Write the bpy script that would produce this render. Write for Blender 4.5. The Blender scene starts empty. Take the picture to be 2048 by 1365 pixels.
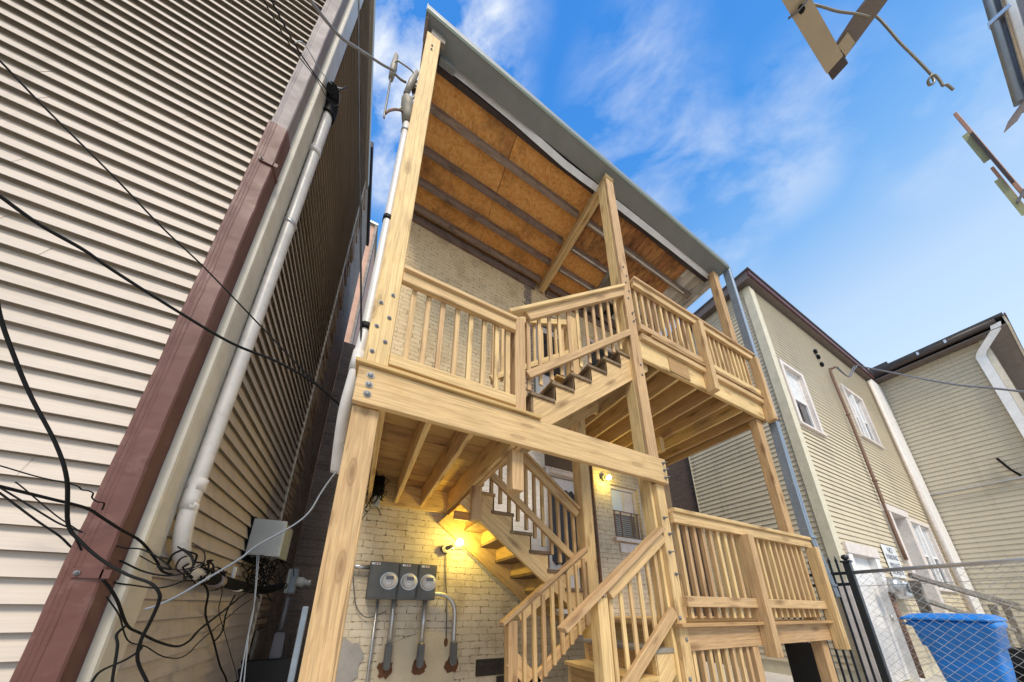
import bpy, bmesh, math, random
from mathutils import Vector, Matrix, noise
R_ = random.Random(7)
S = bpy.context.scene
COL = S.collection

# ---------------------------------------------------------------- camera, sky, sun, exposure
def cam_rot(a, b, c):
    return Matrix.Rotation(a, 3, 'Z') @ Matrix.Rotation(b, 3, 'X') @ Matrix.Rotation(c, 3, 'Z')
F, CX, CY = 594.635, 1007.956, 1021.453            # solved from the three vanishing points of the photograph
cd = bpy.data.cameras.new("camera")
cd.sensor_fit = 'HORIZONTAL'; cd.sensor_width = 36
cd.lens = F / 2048 * 36
cd.shift_x = (1024 - CX) / 2048
cd.shift_y = (CY - 682.5) / 2048
cd.clip_start = 0.05; cd.clip_end = 3000
cam = bpy.data.objects.new("camera", cd); COL.objects.link(cam)
cam.matrix_world = Matrix.Translation((0, 0, 1.25)) @ cam_rot(-.4461, math.pi / 2 + .3124, .011).to_4x4()
S.camera = cam

SUN_EL, SUN_AZ = math.radians(52), math.radians(196)   # azimuth clockwise from +Y: behind the camera, a little to the left
wd = bpy.data.worlds.new("World"); S.world = wd; wd.use_nodes = True
nt = wd.node_tree; nt.nodes.clear()
def wn(t, **k):
    n = nt.nodes.new(t)
    for a, v in k.items(): setattr(n, a, v)
    return n
out = wn('ShaderNodeOutputWorld'); bg = wn('ShaderNodeBackground')
sky = wn('ShaderNodeTexSky', sky_type='NISHITA', sun_disc=False)
sky.sun_elevation = SUN_EL; sky.sun_rotation = SUN_AZ
sky.air_density = 1.0; sky.dust_density = 0.6; sky.ozone_density = 2.5
hs = wn('ShaderNodeHueSaturation'); hs.inputs['Saturation'].default_value = 1.22; hs.inputs['Value'].default_value = 1.0
nt.links.new(sky.outputs[0], hs.inputs['Color'])
tc = wn('ShaderNodeTexCoord'); sep = wn('ShaderNodeSeparateXYZ'); nt.links.new(tc.outputs['Generated'], sep.inputs[0])
def wm(op, a, b=None, clamp=False):
    n = wn('ShaderNodeMath', operation=op, use_clamp=clamp)
    for i, v in enumerate((a, b)):
        if v is None: continue
        if isinstance(v, (int, float)): n.inputs[i].default_value = v
        else: nt.links.new(v, n.inputs[i])
    return n.outputs[0]
def wramp(src, stops):
    r = wn('ShaderNodeValToRGB'); e = r.color_ramp.elements
    while len(e) < len(stops): e.new(.5)
    for x, (p, c) in zip(e, stops): x.position = p; x.color = (*c, 1)
    nt.links.new(src, r.inputs[0]); return r.outputs[0]
def wmix(f, a, b, mode='MIX'):
    m = wn('ShaderNodeMixRGB', blend_type=mode)
    for i, v in enumerate((f, a, b)):
        if isinstance(v, (int, float)): m.inputs[i].default_value = v
        elif isinstance(v, tuple): m.inputs[i].default_value = (*v, 1)
        else: nt.links.new(v, m.inputs[i])
    return m.outputs[0]
# deep blue overhead paling to the horizon, over the Nishita sky
grad = wramp(sep.outputs['Z'], [(0, (.46, .53, .60)), (.35, (.37, .46, .56)), (.58, (.28, .375, .49)), (.73, (.115, .25, .46)), (.87, (.036, .158, .415)), (1, (.018, .122, .385))])
gs = wmix(1.0, grad, (10, 10, 10), 'MULTIPLY')
skyc = wmix(.86, hs.outputs[0], gs)
# clouds: loose banks at given bearings, torn up by noise
mp0 = wn('ShaderNodeMapping'); mp0.inputs['Rotation'].default_value = (0, 0, .75); nt.links.new(tc.outputs['Generated'], mp0.inputs[0])
mp = wn('ShaderNodeMapping'); mp.inputs['Scale'].default_value = (.85, 1.7, 1.5); mp.inputs['Location'].default_value = (.35, .6, .1); nt.links.new(mp0.outputs[0], mp.inputs[0])
nz = wn('ShaderNodeTexNoise'); nz.inputs['Scale'].default_value = 6.5; nz.inputs['Detail'].default_value = 10
nz.inputs['Roughness'].default_value = 0.58; nz.inputs['Distortion'].default_value = 0.25
nt.links.new(mp.outputs[0], nz.inputs['Vector'])
tot = None
for d, r0, r1, k in (((-.04, .30, .953), 2, 14, 1.5), ((-.06, .40, .915), 2, 9, 1.1), ((.345, .18, .92), 1, 9, .5), ((.45, .22, .865), 2, 11, .5), ((.583, .07, .81), 1, 9, .48), ((.56, .18, .81), 2, 10, .5), ((.70, -.10, .70), 1, 8, .35), ((.10, .20, .97), 1, 5, .3), ((.66, .25, .71), 1, 8, .3)):
    v = Vector(d).normalized()
    dp = wn('ShaderNodeVectorMath', operation='DOT_PRODUCT'); nt.links.new(tc.outputs['Generated'], dp.inputs[0]); dp.inputs[1].default_value = v
    mr = wn('ShaderNodeMapRange', interpolation_type='SMOOTHSTEP'); nt.links.new(dp.outputs['Value'], mr.inputs['Value'])
    mr.inputs['From Min'].default_value = math.cos(math.radians(r1)); mr.inputs['From Max'].default_value = math.cos(math.radians(r0))
    mr.inputs['To Max'].default_value = k
    tot = mr.outputs[0] if tot is None else wm('MAXIMUM', tot, mr.outputs[0])
cl = wm('MULTIPLY', tot, wramp(nz.outputs['Fac'], [(.40, (0, 0, 0)), (.52, (.42, .42, .42)), (.66, (1, 1, 1))]), True)
skyc = wmix(cl, skyc, (3.9, 4.25, 4.8))
nt.links.new(skyc, bg.inputs[0]); bg.inputs[1].default_value = 0.115
nt.links.new(bg.outputs[0], out.inputs[0])

sl = bpy.data.lights.new("sun", 'SUN'); sl.energy = 2.2; sl.angle = math.radians(20); sl.color = (1.0, .885, .72)
so = bpy.data.objects.new("sun", sl); COL.objects.link(so)
sd = Vector((math.sin(SUN_AZ) * math.cos(SUN_EL), math.cos(SUN_AZ) * math.cos(SUN_EL), math.sin(SUN_EL)))
so.rotation_euler = sd.to_track_quat('Z', 'Y').to_euler(); so.location = (0, -4, 12)
S.view_settings.view_transform = 'Standard'; S.view_settings.look = 'None'
S.view_settings.exposure = 0.90; S.view_settings.gamma = 1
S.cycles.max_bounces = 8; S.cycles.diffuse_bounces = 5; S.cycles.use_denoising = True

# ---------------------------------------------------------------- materials
MATS = {}
class NT:
    def __init__(s, name):
        s.m = bpy.data.materials.new(name); s.m.use_nodes = True
        s.t = s.m.node_tree; s.b = s.t.nodes['Principled BSDF']
    def n(s, t, **k):
        n = s.t.nodes.new(t)
        for a, v in k.items():
            if a.startswith('i_'): n.inputs[a[2:].replace('_', ' ')].default_value = v
            else: setattr(n, a, v)
        return n
    def l(s, a, b): s.t.links.new(a, b)
    def ramp(s, src, stops):
        r = s.n('ShaderNodeValToRGB'); e = r.color_ramp.elements
        while len(e) < len(stops): e.new(.5)
        for x, (p, c) in zip(e, stops):
            x.position = p; x.color = (*c, 1) if len(c) == 3 else c
        s.l(src, r.inputs[0]); return r.outputs[0]
    def mix(s, f, a, b, mode='MIX'):
        r = s.n('ShaderNodeMixRGB', blend_type=mode)
        for i, v in ((0, f), (1, a), (2, b)):
            if isinstance(v, (int, float)): r.inputs[i].default_value = v
            elif isinstance(v, tuple): r.inputs[i].default_value = (*v, 1) if len(v) == 3 else v
            else: s.l(v, r.inputs[i])
        return r.outputs[0]
    def math(s, op, a, b=0.0, clamp=False):
        r = s.n('ShaderNodeMath', operation=op, use_clamp=clamp)
        for i, v in ((0, a), (1, b)):
            if isinstance(v, (int, float)): r.inputs[i].default_value = v
            else: s.l(v, r.inputs[i])
        return r.outputs[0]
    def coords(s, scale=(1, 1, 1), rnd=True, island=False):
        tc = s.n('ShaderNodeTexCoord'); mp = s.n('ShaderNodeMapping'); mp.inputs['Scale'].default_value = scale
        v = tc.outputs['Object']
        if rnd:
            oi = s.n('ShaderNodeObjectInfo')
            w = s.n('ShaderNodeTexWhiteNoise', noise_dimensions='1D')
            src = oi.outputs['Random']
            if island:
                g = s.n('ShaderNodeNewGeometry'); src = s.math('ADD', src, g.outputs['Random Per Island'])
            s.l(src, w.inputs['W'])
            sc = s.n('ShaderNodeVectorMath', operation='MULTIPLY'); s.l(w.outputs['Color'], sc.inputs[0]); sc.inputs[1].default_value = (23, .3, .3)
            ad = s.n('ShaderNodeVectorMath', operation='ADD'); s.l(v, ad.inputs[0]); s.l(sc.outputs[0], ad.inputs[1]); v = ad.outputs[0]
            s.rand = w.outputs['Value']
        s.l(v, mp.inputs[0]); return mp.outputs[0]
    def noise(s, vec, scale, detail=4, rough=.55, dist=0.0):
        n = s.n('ShaderNodeTexNoise'); n.inputs['Scale'].default_value = scale; n.inputs['Detail'].default_value = detail
        n.inputs['Roughness'].default_value = rough; n.inputs['Distortion'].default_value = dist
        if vec is not None: s.l(vec, n.inputs['Vector'])
        return n.outputs['Fac']
    def bump(s, h, strength=.3, dist=.004):
        b = s.n('ShaderNodeBump'); b.inputs['Strength'].default_value = strength; b.inputs['Distance'].default_value = dist
        s.l(h, b.inputs['Height']); s.l(b.outputs[0], s.b.inputs['Normal'])
    def fin(s, col=None, rough=.6, metal=0.0, spec=.5):
        if col is not None:
            if isinstance(col, tuple): s.b.inputs['Base Color'].default_value = (*col, 1)
            else: s.l(col, s.b.inputs['Base Color'])
        if isinstance(rough, (int, float)): s.b.inputs['Roughness'].default_value = rough
        else: s.l(rough, s.b.inputs['Roughness'])
        s.b.inputs['Metallic'].default_value = metal
        s.b.inputs['Specular IOR Level'].default_value = spec
        return s.m

def mat_wood(name, light, dark, streak=.25, ringscale=9.0, weather=None, knot=(.13, .055, .02), wlo=.42):
    s = NT(name)
    v = s.coords((1, 1, 1), island=True)
    m2 = s.n('ShaderNodeMapping'); m2.inputs['Scale'].default_value = (.10, 1, 1); s.l(v, m2.inputs[0])
    w = s.n('ShaderNodeTexWave', wave_type='RINGS', rings_direction='X', wave_profile='SAW')
    w.inputs['Scale'].default_value = ringscale; w.inputs['Distortion'].default_value = 3.2
    w.inputs['Detail'].default_value = 2; w.inputs['Detail Scale'].default_value = 3.5
    s.l(m2.outputs[0], w.inputs['Vector'])
    m3 = s.n('ShaderNodeMapping'); m3.inputs['Scale'].default_value = (2.5, 60, 60); s.l(v, m3.inputs[0])
    fib = s.noise(m3.outputs[0], 1.6, 4)
    base = s.ramp(w.outputs['Fac'], [(0, light), (.50, tuple(.95 * a for a in light)), (.80, tuple((a + b) / 2 for a, b in zip(light, dark))), (.93, dark), (1, light)])
    c = s.mix(streak, base, s.ramp(fib, [(.36, tuple(.42 * a for a in light)), (.62, tuple(min(1, 1.12 * a) for a in light))]))
    m5 = s.n('ShaderNodeMapping'); m5.inputs['Scale'].default_value = (.9, 48, 48); s.l(v, m5.inputs[0])
    crk = s.noise(m5.outputs[0], 1.3, 2, .5)
    c = s.mix(s.ramp(crk, [(.70, (0, 0, 0)), (.735, (.8, .8, .8))]), c, tuple(.35 * a for a in dark))
    # knots
    m4 = s.n('ShaderNodeMapping'); m4.inputs['Scale'].default_value = (2.3, 8.5, 8.5); s.l(v, m4.inputs[0])
    vo = s.n('ShaderNodeTexVoronoi'); vo.inputs['Scale'].default_value = 1.0; s.l(m4.outputs[0], vo.inputs['Vector'])
    kf = s.ramp(vo.outputs['Distance'], [(.08, (1, 1, 1)), (.15, (.55, .55, .55)), (.19, (.75, .75, .75)), (.22, (.25, .25, .25)), (.36, (0, 0, 0))])
    c = s.mix(kf, c, knot)
    big = s.noise(v, 1.3, 3)
    c = s.mix(.35, c, s.ramp(big, [(.3, tuple(.72 * a for a in light)), (.7, tuple(min(1, 1.1 * a) for a in light))]))
    if weather:
        wv = s.noise(v, 5.5, 7, .7)
        c = s.mix(s.ramp(wv, [(wlo, (0, 0, 0)), (wlo + .24, (1, 1, 1))]), c, weather)
    hv = s.n('ShaderNodeHueSaturation'); s.l(c, hv.inputs['Color'])
    rr = s.n('ShaderNodeMapRange'); rr.inputs['To Min'].default_value = .78; rr.inputs['To Max'].default_value = 1.12; s.l(s.rand, rr.inputs['Value'])
    s.l(rr.outputs[0], hv.inputs['Value'])
    r2 = s.n('ShaderNodeMapRange'); r2.inputs['To Min'].default_value = .491; r2.inputs['To Max'].default_value = .509; s.l(s.rand, r2.inputs['Value'])
    s.l(r2.outputs[0], hv.inputs['Hue'])
    s.bump(s.math('ADD', fib, s.math('MULTIPLY', w.outputs['Fac'], .5)), .25, .003)
    return s.fin(hv.outputs[0], .68, spec=.25)

PINE = mat_wood('pine_timber', (.66, .45, .222), (.30, .15, .055), streak=.55, ringscale=11, weather=(.50, .31, .13), wlo=.56)
PINE2 = mat_wood('deck_board_wood', (.54, .345, .145), (.26, .13, .045), streak=.55, ringscale=11)
TREAD = mat_wood('weathered_tread_wood', (.25, .165, .095), (.12, .075, .04), .5, weather=(.10, .068, .042))
RAFT = mat_wood('old_rafter_wood', (.30, .225, .185), (.15, .105, .08), .5, weather=(.10, .07, .055), wlo=.5)
GREYW = mat_wood('grey_weathered_wood', (.30, .27, .225), (.19, .165, .13), .5, weather=(.14, .12, .10))
CEILP = mat_wood('orange_ceiling_plank', (.60, .29, .11), (.38, .16, .05), .4, weather=(.16, .08, .035))
PEEL = mat_wood('peeling_white_plank', (.72, .68, .60), (.6, .55, .47), .3, weather=(.13, .09, .065), wlo=.54)

def mat_osb():
    s = NT('strand_board_sheathing')
    v = s.coords((1, 1, 1), rnd=True)
    vo = s.n('ShaderNodeTexVoronoi'); vo.inputs['Scale'].default_value = 42; vo.inputs['Randomness'].default_value = 1
    nzv = s.n('ShaderNodeTexNoise'); nzv.inputs['Scale'].default_value = 6; s.l(v, nzv.inputs['Vector'])
    mv = s.n('ShaderNodeMixRGB'); mv.inputs[0].default_value = .12; s.l(v, mv.inputs[1]); s.l(nzv.outputs['Color'], mv.inputs[2])
    s.l(mv.outputs[0], vo.inputs['Vector'])
    sepc = s.n('ShaderNodeSeparateColor'); s.l(vo.outputs['Color'], sepc.inputs[0])
    c = s.ramp(sepc.outputs[0], [(0, (.68, .31, .085)), (.5, (.78, .39, .115)), (1, (.84, .47, .17))])
    big = s.noise(v, 1.7, 6, .65)
    c = s.mix(s.ramp(big, [(.50, (0, 0, 0)), (.70, (.85, .85, .85))]), c, (.16, .065, .028))
    sm = s.noise(v, 14, 4, .6)
    c = s.mix(s.ramp(sm, [(.62, (0, 0, 0)), (.75, (.6, .6, .6))]), c, (.10, .05, .025))
    s.bump(sepc.outputs[1], .2, .004)
    return s.fin(c, .7, spec=.3)
OSB = mat_osb()

def mat_siding(name, col, dirt=(.30, .26, .2), bright=1.0, axis=0):
    s = NT(name)
    v = s.coords((1, 1, 1), rnd=False)
    m2 = s.n('ShaderNodeMapping'); m2.inputs['Scale'].default_value = (1.1, 1.1, 60); s.l(v, m2.inputs[0])
    g = s.noise(m2.outputs[0], 2.2, 5, .6)
    c = s.ramp(g, [(.3, tuple(.9 * a for a in col)), (.7, tuple(min(1, 1.05 * a) for a in col))])
    big = s.noise(v, .9, 6, .62)
    c = s.mix(s.ramp(big, [(.5, (0, 0, 0)), (.85, (.55, .55, .55))]), c, dirt)
    m3 = s.n('ShaderNodeMapping'); m3.inputs['Scale'].default_value = (9, 9, .35); s.l(v, m3.inputs[0])
    run = s.noise(m3.outputs[0], 1.0, 4, .6)
    c = s.mix(s.ramp(run, [(.55, (0, 0, 0)), (.75, (.42, .42, .42))]), c, dirt)
    s.bump(g, .12, .002)
    return s.fin(c, .5, spec=.35)
SID_L = mat_siding('cream_vinyl_siding', (.53, .455, .385))
SID_R = mat_siding('yellowish_vinyl_siding', (.61, .525, .37))
SID_F = mat_siding('beige_vinyl_siding', (.53, .465, .345))

def mat_paint(name, col, rough=.5, metal=0.0, wear=None, wearamt=.6, scale=6, spec=.5, streak=False):
    s = NT(name)
    v = s.coords((1, 1, 1))
    n1 = s.noise(v, scale, 6, .62)
    c = s.ramp(n1, [(.3, tuple(.86 * a for a in col)), (.7, tuple(min(1, 1.07 * a) for a in col))])
    if wear:
        n2 = s.noise(v, scale * 2.3, 8, .7)
        c = s.mix(s.ramp(n2, [(.60 - .1 * wearamt, (0, 0, 0)), (.74, (wearamt,) * 3)]), c, wear)
    s.bump(n1, .08, .003)
    rg = s.ramp(n1, [(.3, (min(1, rough + .08),) * 3), (.7, (max(.05, rough - .08),) * 3)])
    return s.fin(c, rg, metal, spec)
M = dict(
    trimL=mat_paint('cream_trim', (.60, .545, .44), .45),
    trimR=mat_paint('pale_yellow_trim', (.66, .60, .44), .5),
    white=mat_paint('white_paint', (.78, .77, .76), .45, wear=(.42, .38, .33), wearamt=.35),
    pinkwhite=mat_paint('chalky_white_paint', (.70, .63, .58), .55, wear=(.35, .28, .22), wearamt=.6),
    brown=mat_paint('maroon_brown_metal', (.120, .045, .034), .62, 0.0, wear=(.25, .15, .12), wearamt=.5, scale=4),
    oldmetal=mat_paint('bare_faded_metal', (.24, .20, .19), .68, 0, wear=(.17, .12, .12), wearamt=.7, scale=8),
    cream_pipe=mat_paint('painted_grey_conduit', (.60, .57, .53), .4, .0, wear=(.33, .25, .24), wearamt=.5, scale=7),
    galv=mat_paint('galvanized_steel', (.52, .52, .52), .38, .75, wear=(.35, .34, .33), wearamt=.4, scale=12),
    gutter=mat_paint('grey_sheet_metal', (.215, .235, .235), .5, .15, scale=3),
    lip=mat_paint('pale_green_metal_edge', (.30, .39, .34), .4, .1),
    bluegrey=mat_paint('blue_grey_downspout_metal', (.22, .27, .33), .38, .35, wear=(.36, .40, .44), wearamt=.6, scale=5),
    meter=mat_paint('dark_grey_enamel', (.105, .105, .098), .45),
    fitting=mat_paint('grey_cast_fitting', (.17, .17, .19), .45, .3),
    dial=mat_paint('meter_face', (.62, .60, .57), .35, wear=(.25, .24, .23), wearamt=.5, scale=30),
    boxgrey=mat_paint('light_grey_plastic', (.40, .43, .43), .45),
    black=mat_paint('black_rubber', (.009, .009, .009), .6, spec=.12),
    blackp=mat_paint('black_metal_paint', (.012, .016, .02), .35),
    darkp=mat_paint('flat_black', (.006, .006, .007), .6),  # plain near-black, shared by the flat panels and some ceiling planks
    bluewire=mat_paint('grey_blue_cable', (.17, .19, .22), .45),
    palewire=mat_paint('pale_blue_wire', (.34, .38, .44), .4),
    steelwire=mat_paint('bare_wire', (.20, .185, .15), .45, .4),
    bin=mat_paint('blue_plastic', (.003, .195, .64), .45, wear=(.03, .12, .36), wearamt=.6, scale=5),
    brass=mat_paint('tan_metal', (.42, .35, .24), .45, .2, scale=3),
    brassd=mat_paint('dark_tan_metal', (.16, .13, .11), .5, .2),
    maroon=mat_paint('maroon_fascia', (.095, .028, .03), .45),
    dkgutter=mat_paint('dark_brown_gutter', (.05, .035, .032), .4),
    silver=mat_paint('bright_silver_metal', (.62, .63, .65), .25, .8, wear=(.25, .25, .28), wearamt=.5),
    rust=mat_paint('rusty_pipe', (.20, .12, .085), .7, .2, wear=(.35, .28, .23), wearamt=.6, scale=14),
    roof=mat_paint('dark_roof_felt', (.05, .05, .055), .85),
    sheetw=mat_paint('white_vinyl_strip', (.70, .70, .69), .4),
    rustpaste=mat_paint('rust_brown_sealant', (.12, .042, .012), .7, scale=20),
    plaster=mat_paint('beige_mortar_patch', (.56, .47, .33), .85, wear=(.38, .31, .21), wearamt=.4, scale=5),
    cement=mat_paint('grey_cement_patch', (.33, .31, .29), .9, wear=(.22, .2, .18), wearamt=.5, scale=9),
    meshwire=mat_paint('zinc_coated_wire', (.50, .52, .53), .5),
    agedmetal=mat_paint('aged_grey_brown_metal', (.22, .195, .15), .6, .1, wear=(.12, .10, .08), wearamt=.6, scale=20),
    sootybrick=mat_paint('bare_sooty_brick', (.035, .028, .024), .85, wear=(.12, .09, .07), wearamt=.7, scale=11),
    green=mat_paint('pale_green_strip', (.34, .36, .20), .5),
    salmonstrip=mat_paint('salmon_strip', (.42, .24, .17), .5),
    ground=mat_paint('worn_concrete', (.52, .485, .43), .9, wear=(.38, .35, .3), wearamt=.6, scale=1.5),
    soil=mat_paint('dark_soil', (.05, .045, .035), .95),
    bolt=mat_paint('zinc_bolt', (.20, .20, .20), .5, .3),
    signw=mat_paint('white_sign_plate', (.72, .73, .74), .4, wear=(.5, .5, .5), wearamt=.3),
    ink=mat_paint('dark_blue_ink', (.035, .045, .10), .6),
    red=mat_paint('red_label_ink', (.35, .05, .03), .6),
    blind=mat_paint('grey_window_blind', (.30, .27, .24), .6),
    dark=mat_paint('dark_interior', (.02, .02, .02), .9),
    brownpanel=mat_paint('dark_brown_panel', (.115, .080, .062), .55, scale=4),
    curtain=mat_paint('black_scalloped_panel', (.022, .022, .026), .55),
    salmon=mat_paint('salmon_brick_paint', (.55, .33, .24), .8, wear=(.4, .22, .16), wearamt=.5, scale=2.5),
    charred=mat_paint('charred_board', (.045, .032, .032), .7, wear=(.10, .07, .06), wearamt=.6, scale=6),
    soffit=mat_paint('dark_soffit_board', (.13, .10, .085), .6),
)
def mat_glass(name, tint):
    s = NT(name); s.b.inputs['Metallic'].default_value = 0
    v = s.coords((1, 1, 1)); n = s.noise(v, 3, 3)
    s.bump(n, .05, .01)
    return s.fin(tint, .04, 0, 1.0)
M['glass'] = mat_glass('dark_window_glass', (.03, .035, .04))
M['glassl'] = mat_glass('bright_window_glass', (.50, .53, .56))
def mat_bulb(name, k):
    s = NT(name); s.b.inputs['Emission Color'].default_value = (1, .77, .15, 1); s.b.inputs['Emission Strength'].default_value = k
    return s.fin((.9, .85, .7), .3)
BULB = 190
M['bulb'] = mat_bulb('lit_bulb', BULB); M['bulb_dim'] = mat_bulb('lit_bulb_small', BULB * .45)

def mat_brick(name, face, face2, mortar, axis, painted=False, dirt=(.12, .09, .06), dirtamt=.5, bh=.073, bw=.205, chips=None):
    s = NT(name)
    tc = s.n('ShaderNodeTexCoord'); sp = s.n('ShaderNodeSeparateXYZ'); s.l(tc.outputs['Object'], sp.inputs[0])
    cb = s.n('ShaderNodeCombineXYZ'); s.l(sp.outputs['X' if axis == 'x' else 'Y'], cb.inputs[0]); s.l(sp.outputs['Z'], cb.inputs[1])
    nzv = s.n('ShaderNodeTexNoise'); nzv.inputs['Scale'].default_value = 9; nzv.inputs['Detail'].default_value = 4; s.l(tc.outputs['Object'], nzv.inputs['Vector'])
    sb = s.n('ShaderNodeVectorMath', operation='SUBTRACT'); s.l(nzv.outputs['Color'], sb.inputs[0]); sb.inputs[1].default_value = (.5, .5, .5)
    sc = s.n('ShaderNodeVectorMath', operation='SCALE'); s.l(sb.outputs[0], sc.inputs[0]); sc.inputs['Scale'].default_value = .035
    ad = s.n('ShaderNodeVectorMath', operation='ADD'); s.l(cb.outputs[0], ad.inputs[0]); s.l(sc.outputs[0], ad.inputs[1])
    b = s.n('ShaderNodeTexBrick'); s.l(ad.outputs[0], b.inputs['Vector'])
    b.inputs['Scale'].default_value = 1; b.inputs['Brick Width'].default_value = bw; b.inputs['Row Height'].default_value = bh
    b.inputs['Mortar Size'].default_value = .006; b.inputs['Mortar Smooth'].default_value = .35
    b.inputs['Color1'].default_value = (*face, 1); b.inputs['Color2'].default_value = (*face2, 1); b.inputs['Mortar'].default_value = (*mortar, 1)
    c = b.outputs['Color']
    v = tc.outputs['Object']
    n1 = s.noise(v, 3.2, 7, .65)
    c = s.mix(s.ramp(n1, [(.5, (0, 0, 0)), (.78, (dirtamt,) * 3)]), c, dirt)
    n3 = s.noise(v, 28, 3, .6)
    if painted:
        # holes and chips cluster at the joints
        ch = s.math('MULTIPLY', s.ramp(n3, [(.52, (0, 0, 0)), (.62, (1, 1, 1))]), s.ramp(b.outputs['Fac'], [(.1, (.05, .05, .05)), (.6, (1, 1, 1))]))
        c = s.mix(ch, c, (.17, .135, .09))
        n4 = s.noise(v, 1.1, 5, .6)
        pl = s.ramp(n4, [(.60, (0, 0, 0)), (.66, (.5, .5, .5))])
        c = s.mix(pl, c, (.53, .455, .33))
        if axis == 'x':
            # whiter mix above the stair's diagonal, below the upper storey
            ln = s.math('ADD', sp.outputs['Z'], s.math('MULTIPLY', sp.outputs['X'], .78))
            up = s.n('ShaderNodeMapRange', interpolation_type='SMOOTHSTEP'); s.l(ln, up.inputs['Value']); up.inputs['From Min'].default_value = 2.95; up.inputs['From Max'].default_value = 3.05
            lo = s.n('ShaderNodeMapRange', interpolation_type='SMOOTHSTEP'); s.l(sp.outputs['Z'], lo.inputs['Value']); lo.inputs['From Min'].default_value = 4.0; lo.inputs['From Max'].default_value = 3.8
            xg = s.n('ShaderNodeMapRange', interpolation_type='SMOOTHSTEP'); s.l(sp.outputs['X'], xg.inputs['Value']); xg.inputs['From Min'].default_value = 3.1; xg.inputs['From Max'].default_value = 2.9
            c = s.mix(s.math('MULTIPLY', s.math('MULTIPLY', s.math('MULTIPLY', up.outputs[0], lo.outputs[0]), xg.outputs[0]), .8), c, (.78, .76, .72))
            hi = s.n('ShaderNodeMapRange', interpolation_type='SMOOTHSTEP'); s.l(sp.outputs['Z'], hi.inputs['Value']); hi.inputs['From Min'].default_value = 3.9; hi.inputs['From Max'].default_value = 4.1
            c = s.mix(hi.outputs[0], c, (1.27, 1.16, .95), 'MULTIPLY')  # upper storey colour warmed and brightened to offset bluish sky light
    else:
        n4 = s.noise(v, 60, 2, .5)
        c = s.mix(.35, c, s.ramp(n4, [(.3, tuple(.4 * a for a in face)), (.7, tuple(1.6 * a for a in face))]))
    n6 = s.noise(v, 75, 5, .65)
    h = s.math('ADD', s.math('ADD', s.math('MULTIPLY', s.math('SUBTRACT', 1.0, b.outputs['Fac']), .8), s.math('MULTIPLY', n3, .7)), s.math('MULTIPLY', n6, .5))
    s.bump(h, .7 if painted else .8, .011)
    return s.fin(c, .85, spec=.25)
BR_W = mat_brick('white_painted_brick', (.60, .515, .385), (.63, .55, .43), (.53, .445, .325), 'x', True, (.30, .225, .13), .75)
BR_WY = mat_brick('white_painted_brick_side', (.60, .515, .385), (.63, .55, .43), (.53, .445, .325), 'y', True, (.42, .33, .21), .5)
BR_D = mat_brick('sooty_dark_brick', (.36, .285, .23), (.20, .16, .14), (.42, .37, .32), 'y', False, (.05, .042, .036), .7)
BR_R = mat_brick('brown_brick', (.17, .115, .085), (.11, .075, .06), (.24, .21, .18), 'y', False, (.05, .04, .035), .6)
BR_T = mat_brick('tan_brick_ends', (.52, .38, .26), (.36, .265, .18), (.14, .11, .085), 'y', False, (.07, .05, .04), .6)
BR_C = mat_brick('red_chimney_brick', (.36, .17, .12), (.50, .36, .30), (.42, .38, .34), 'y', False, (.2, .1, .08), .5)

# ---------------------------------------------------------------- builders
WM = {}                                     # world matrix of every object
def link(o, parent=None, Mw=None):
    Mw = Mw or Matrix.Identity(4)
    COL.objects.link(o); WM[o.name] = Mw
    if parent is not None:
        o.parent = parent
        o.matrix_local = WM[parent.name].inverted() @ Mw
    else:
        o.matrix_world = Mw
    return o
def obj(name, bm, mat, parent=None, Mw=None, smooth=False, mats=None):
    me = bpy.data.meshes.new(name)
    bm.normal_update(); bm.to_mesh(me); bm.free()
    for m in (mats or [mat]): me.materials.append(m)
    if smooth:
        for p in me.polygons: p.use_smooth = True
    return link(bpy.data.objects.new(name, me), parent, Mw)
def tag(o, label=None, cat=None, group=None, kind=None):
    for k, v in (('label', label), ('category', cat), ('group', group), ('kind', kind)):
        if v: o[k] = v
    return o
def thing(name, label, cat, loc=(0, 0, 0), group=None):
    o = bpy.data.objects.new(name, None); o.empty_display_size = .2
    link(o, None, Matrix.Translation(loc)); return tag(o, label, cat, group)
def frame(a, b, up=(0, 0, 1)):
    a, b = Vector(a), Vector(b); x = (b - a); L = x.length; x.normalize()
    u = Vector(up)
    if abs(x.dot(u)) > .98: u = Vector((0, 1, 0)) if abs(x.y) < .9 else Vector((1, 0, 0))
    y = u.cross(x).normalized(); z = x.cross(y)
    m = Matrix((x, y, z)).transposed().to_4x4(); m.translation = (a + b) / 2
    return m, L
def bm_box(bm, lo, hi, bev=0.0, Mx=None):
    vs = [bm.verts.new((x, y, z)) for x in (lo[0], hi[0]) for y in (lo[1], hi[1]) for z in (lo[2], hi[2])]
    fs = [bm.faces.new([vs[i] for i in q]) for q in ((0, 1, 3, 2), (4, 6, 7, 5), (0, 4, 5, 1), (2, 3, 7, 6), (0, 2, 6, 4), (1, 5, 7, 3))]
    bmesh.ops.recalc_face_normals(bm, faces=fs)
    if bev:
        es = list({e for f in fs for e in f.edges})
        r = bmesh.ops.bevel(bm, geom=es, offset=bev, segments=1, affect='EDGES', clamp_overlap=True)
        vs = list({v for f in r['faces'] for v in f.verts} | {v for v in vs if v.is_valid})
    if Mx is not None:
        for v in vs:
            if v.is_valid: v.co = Mx @ v.co
    return vs
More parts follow.
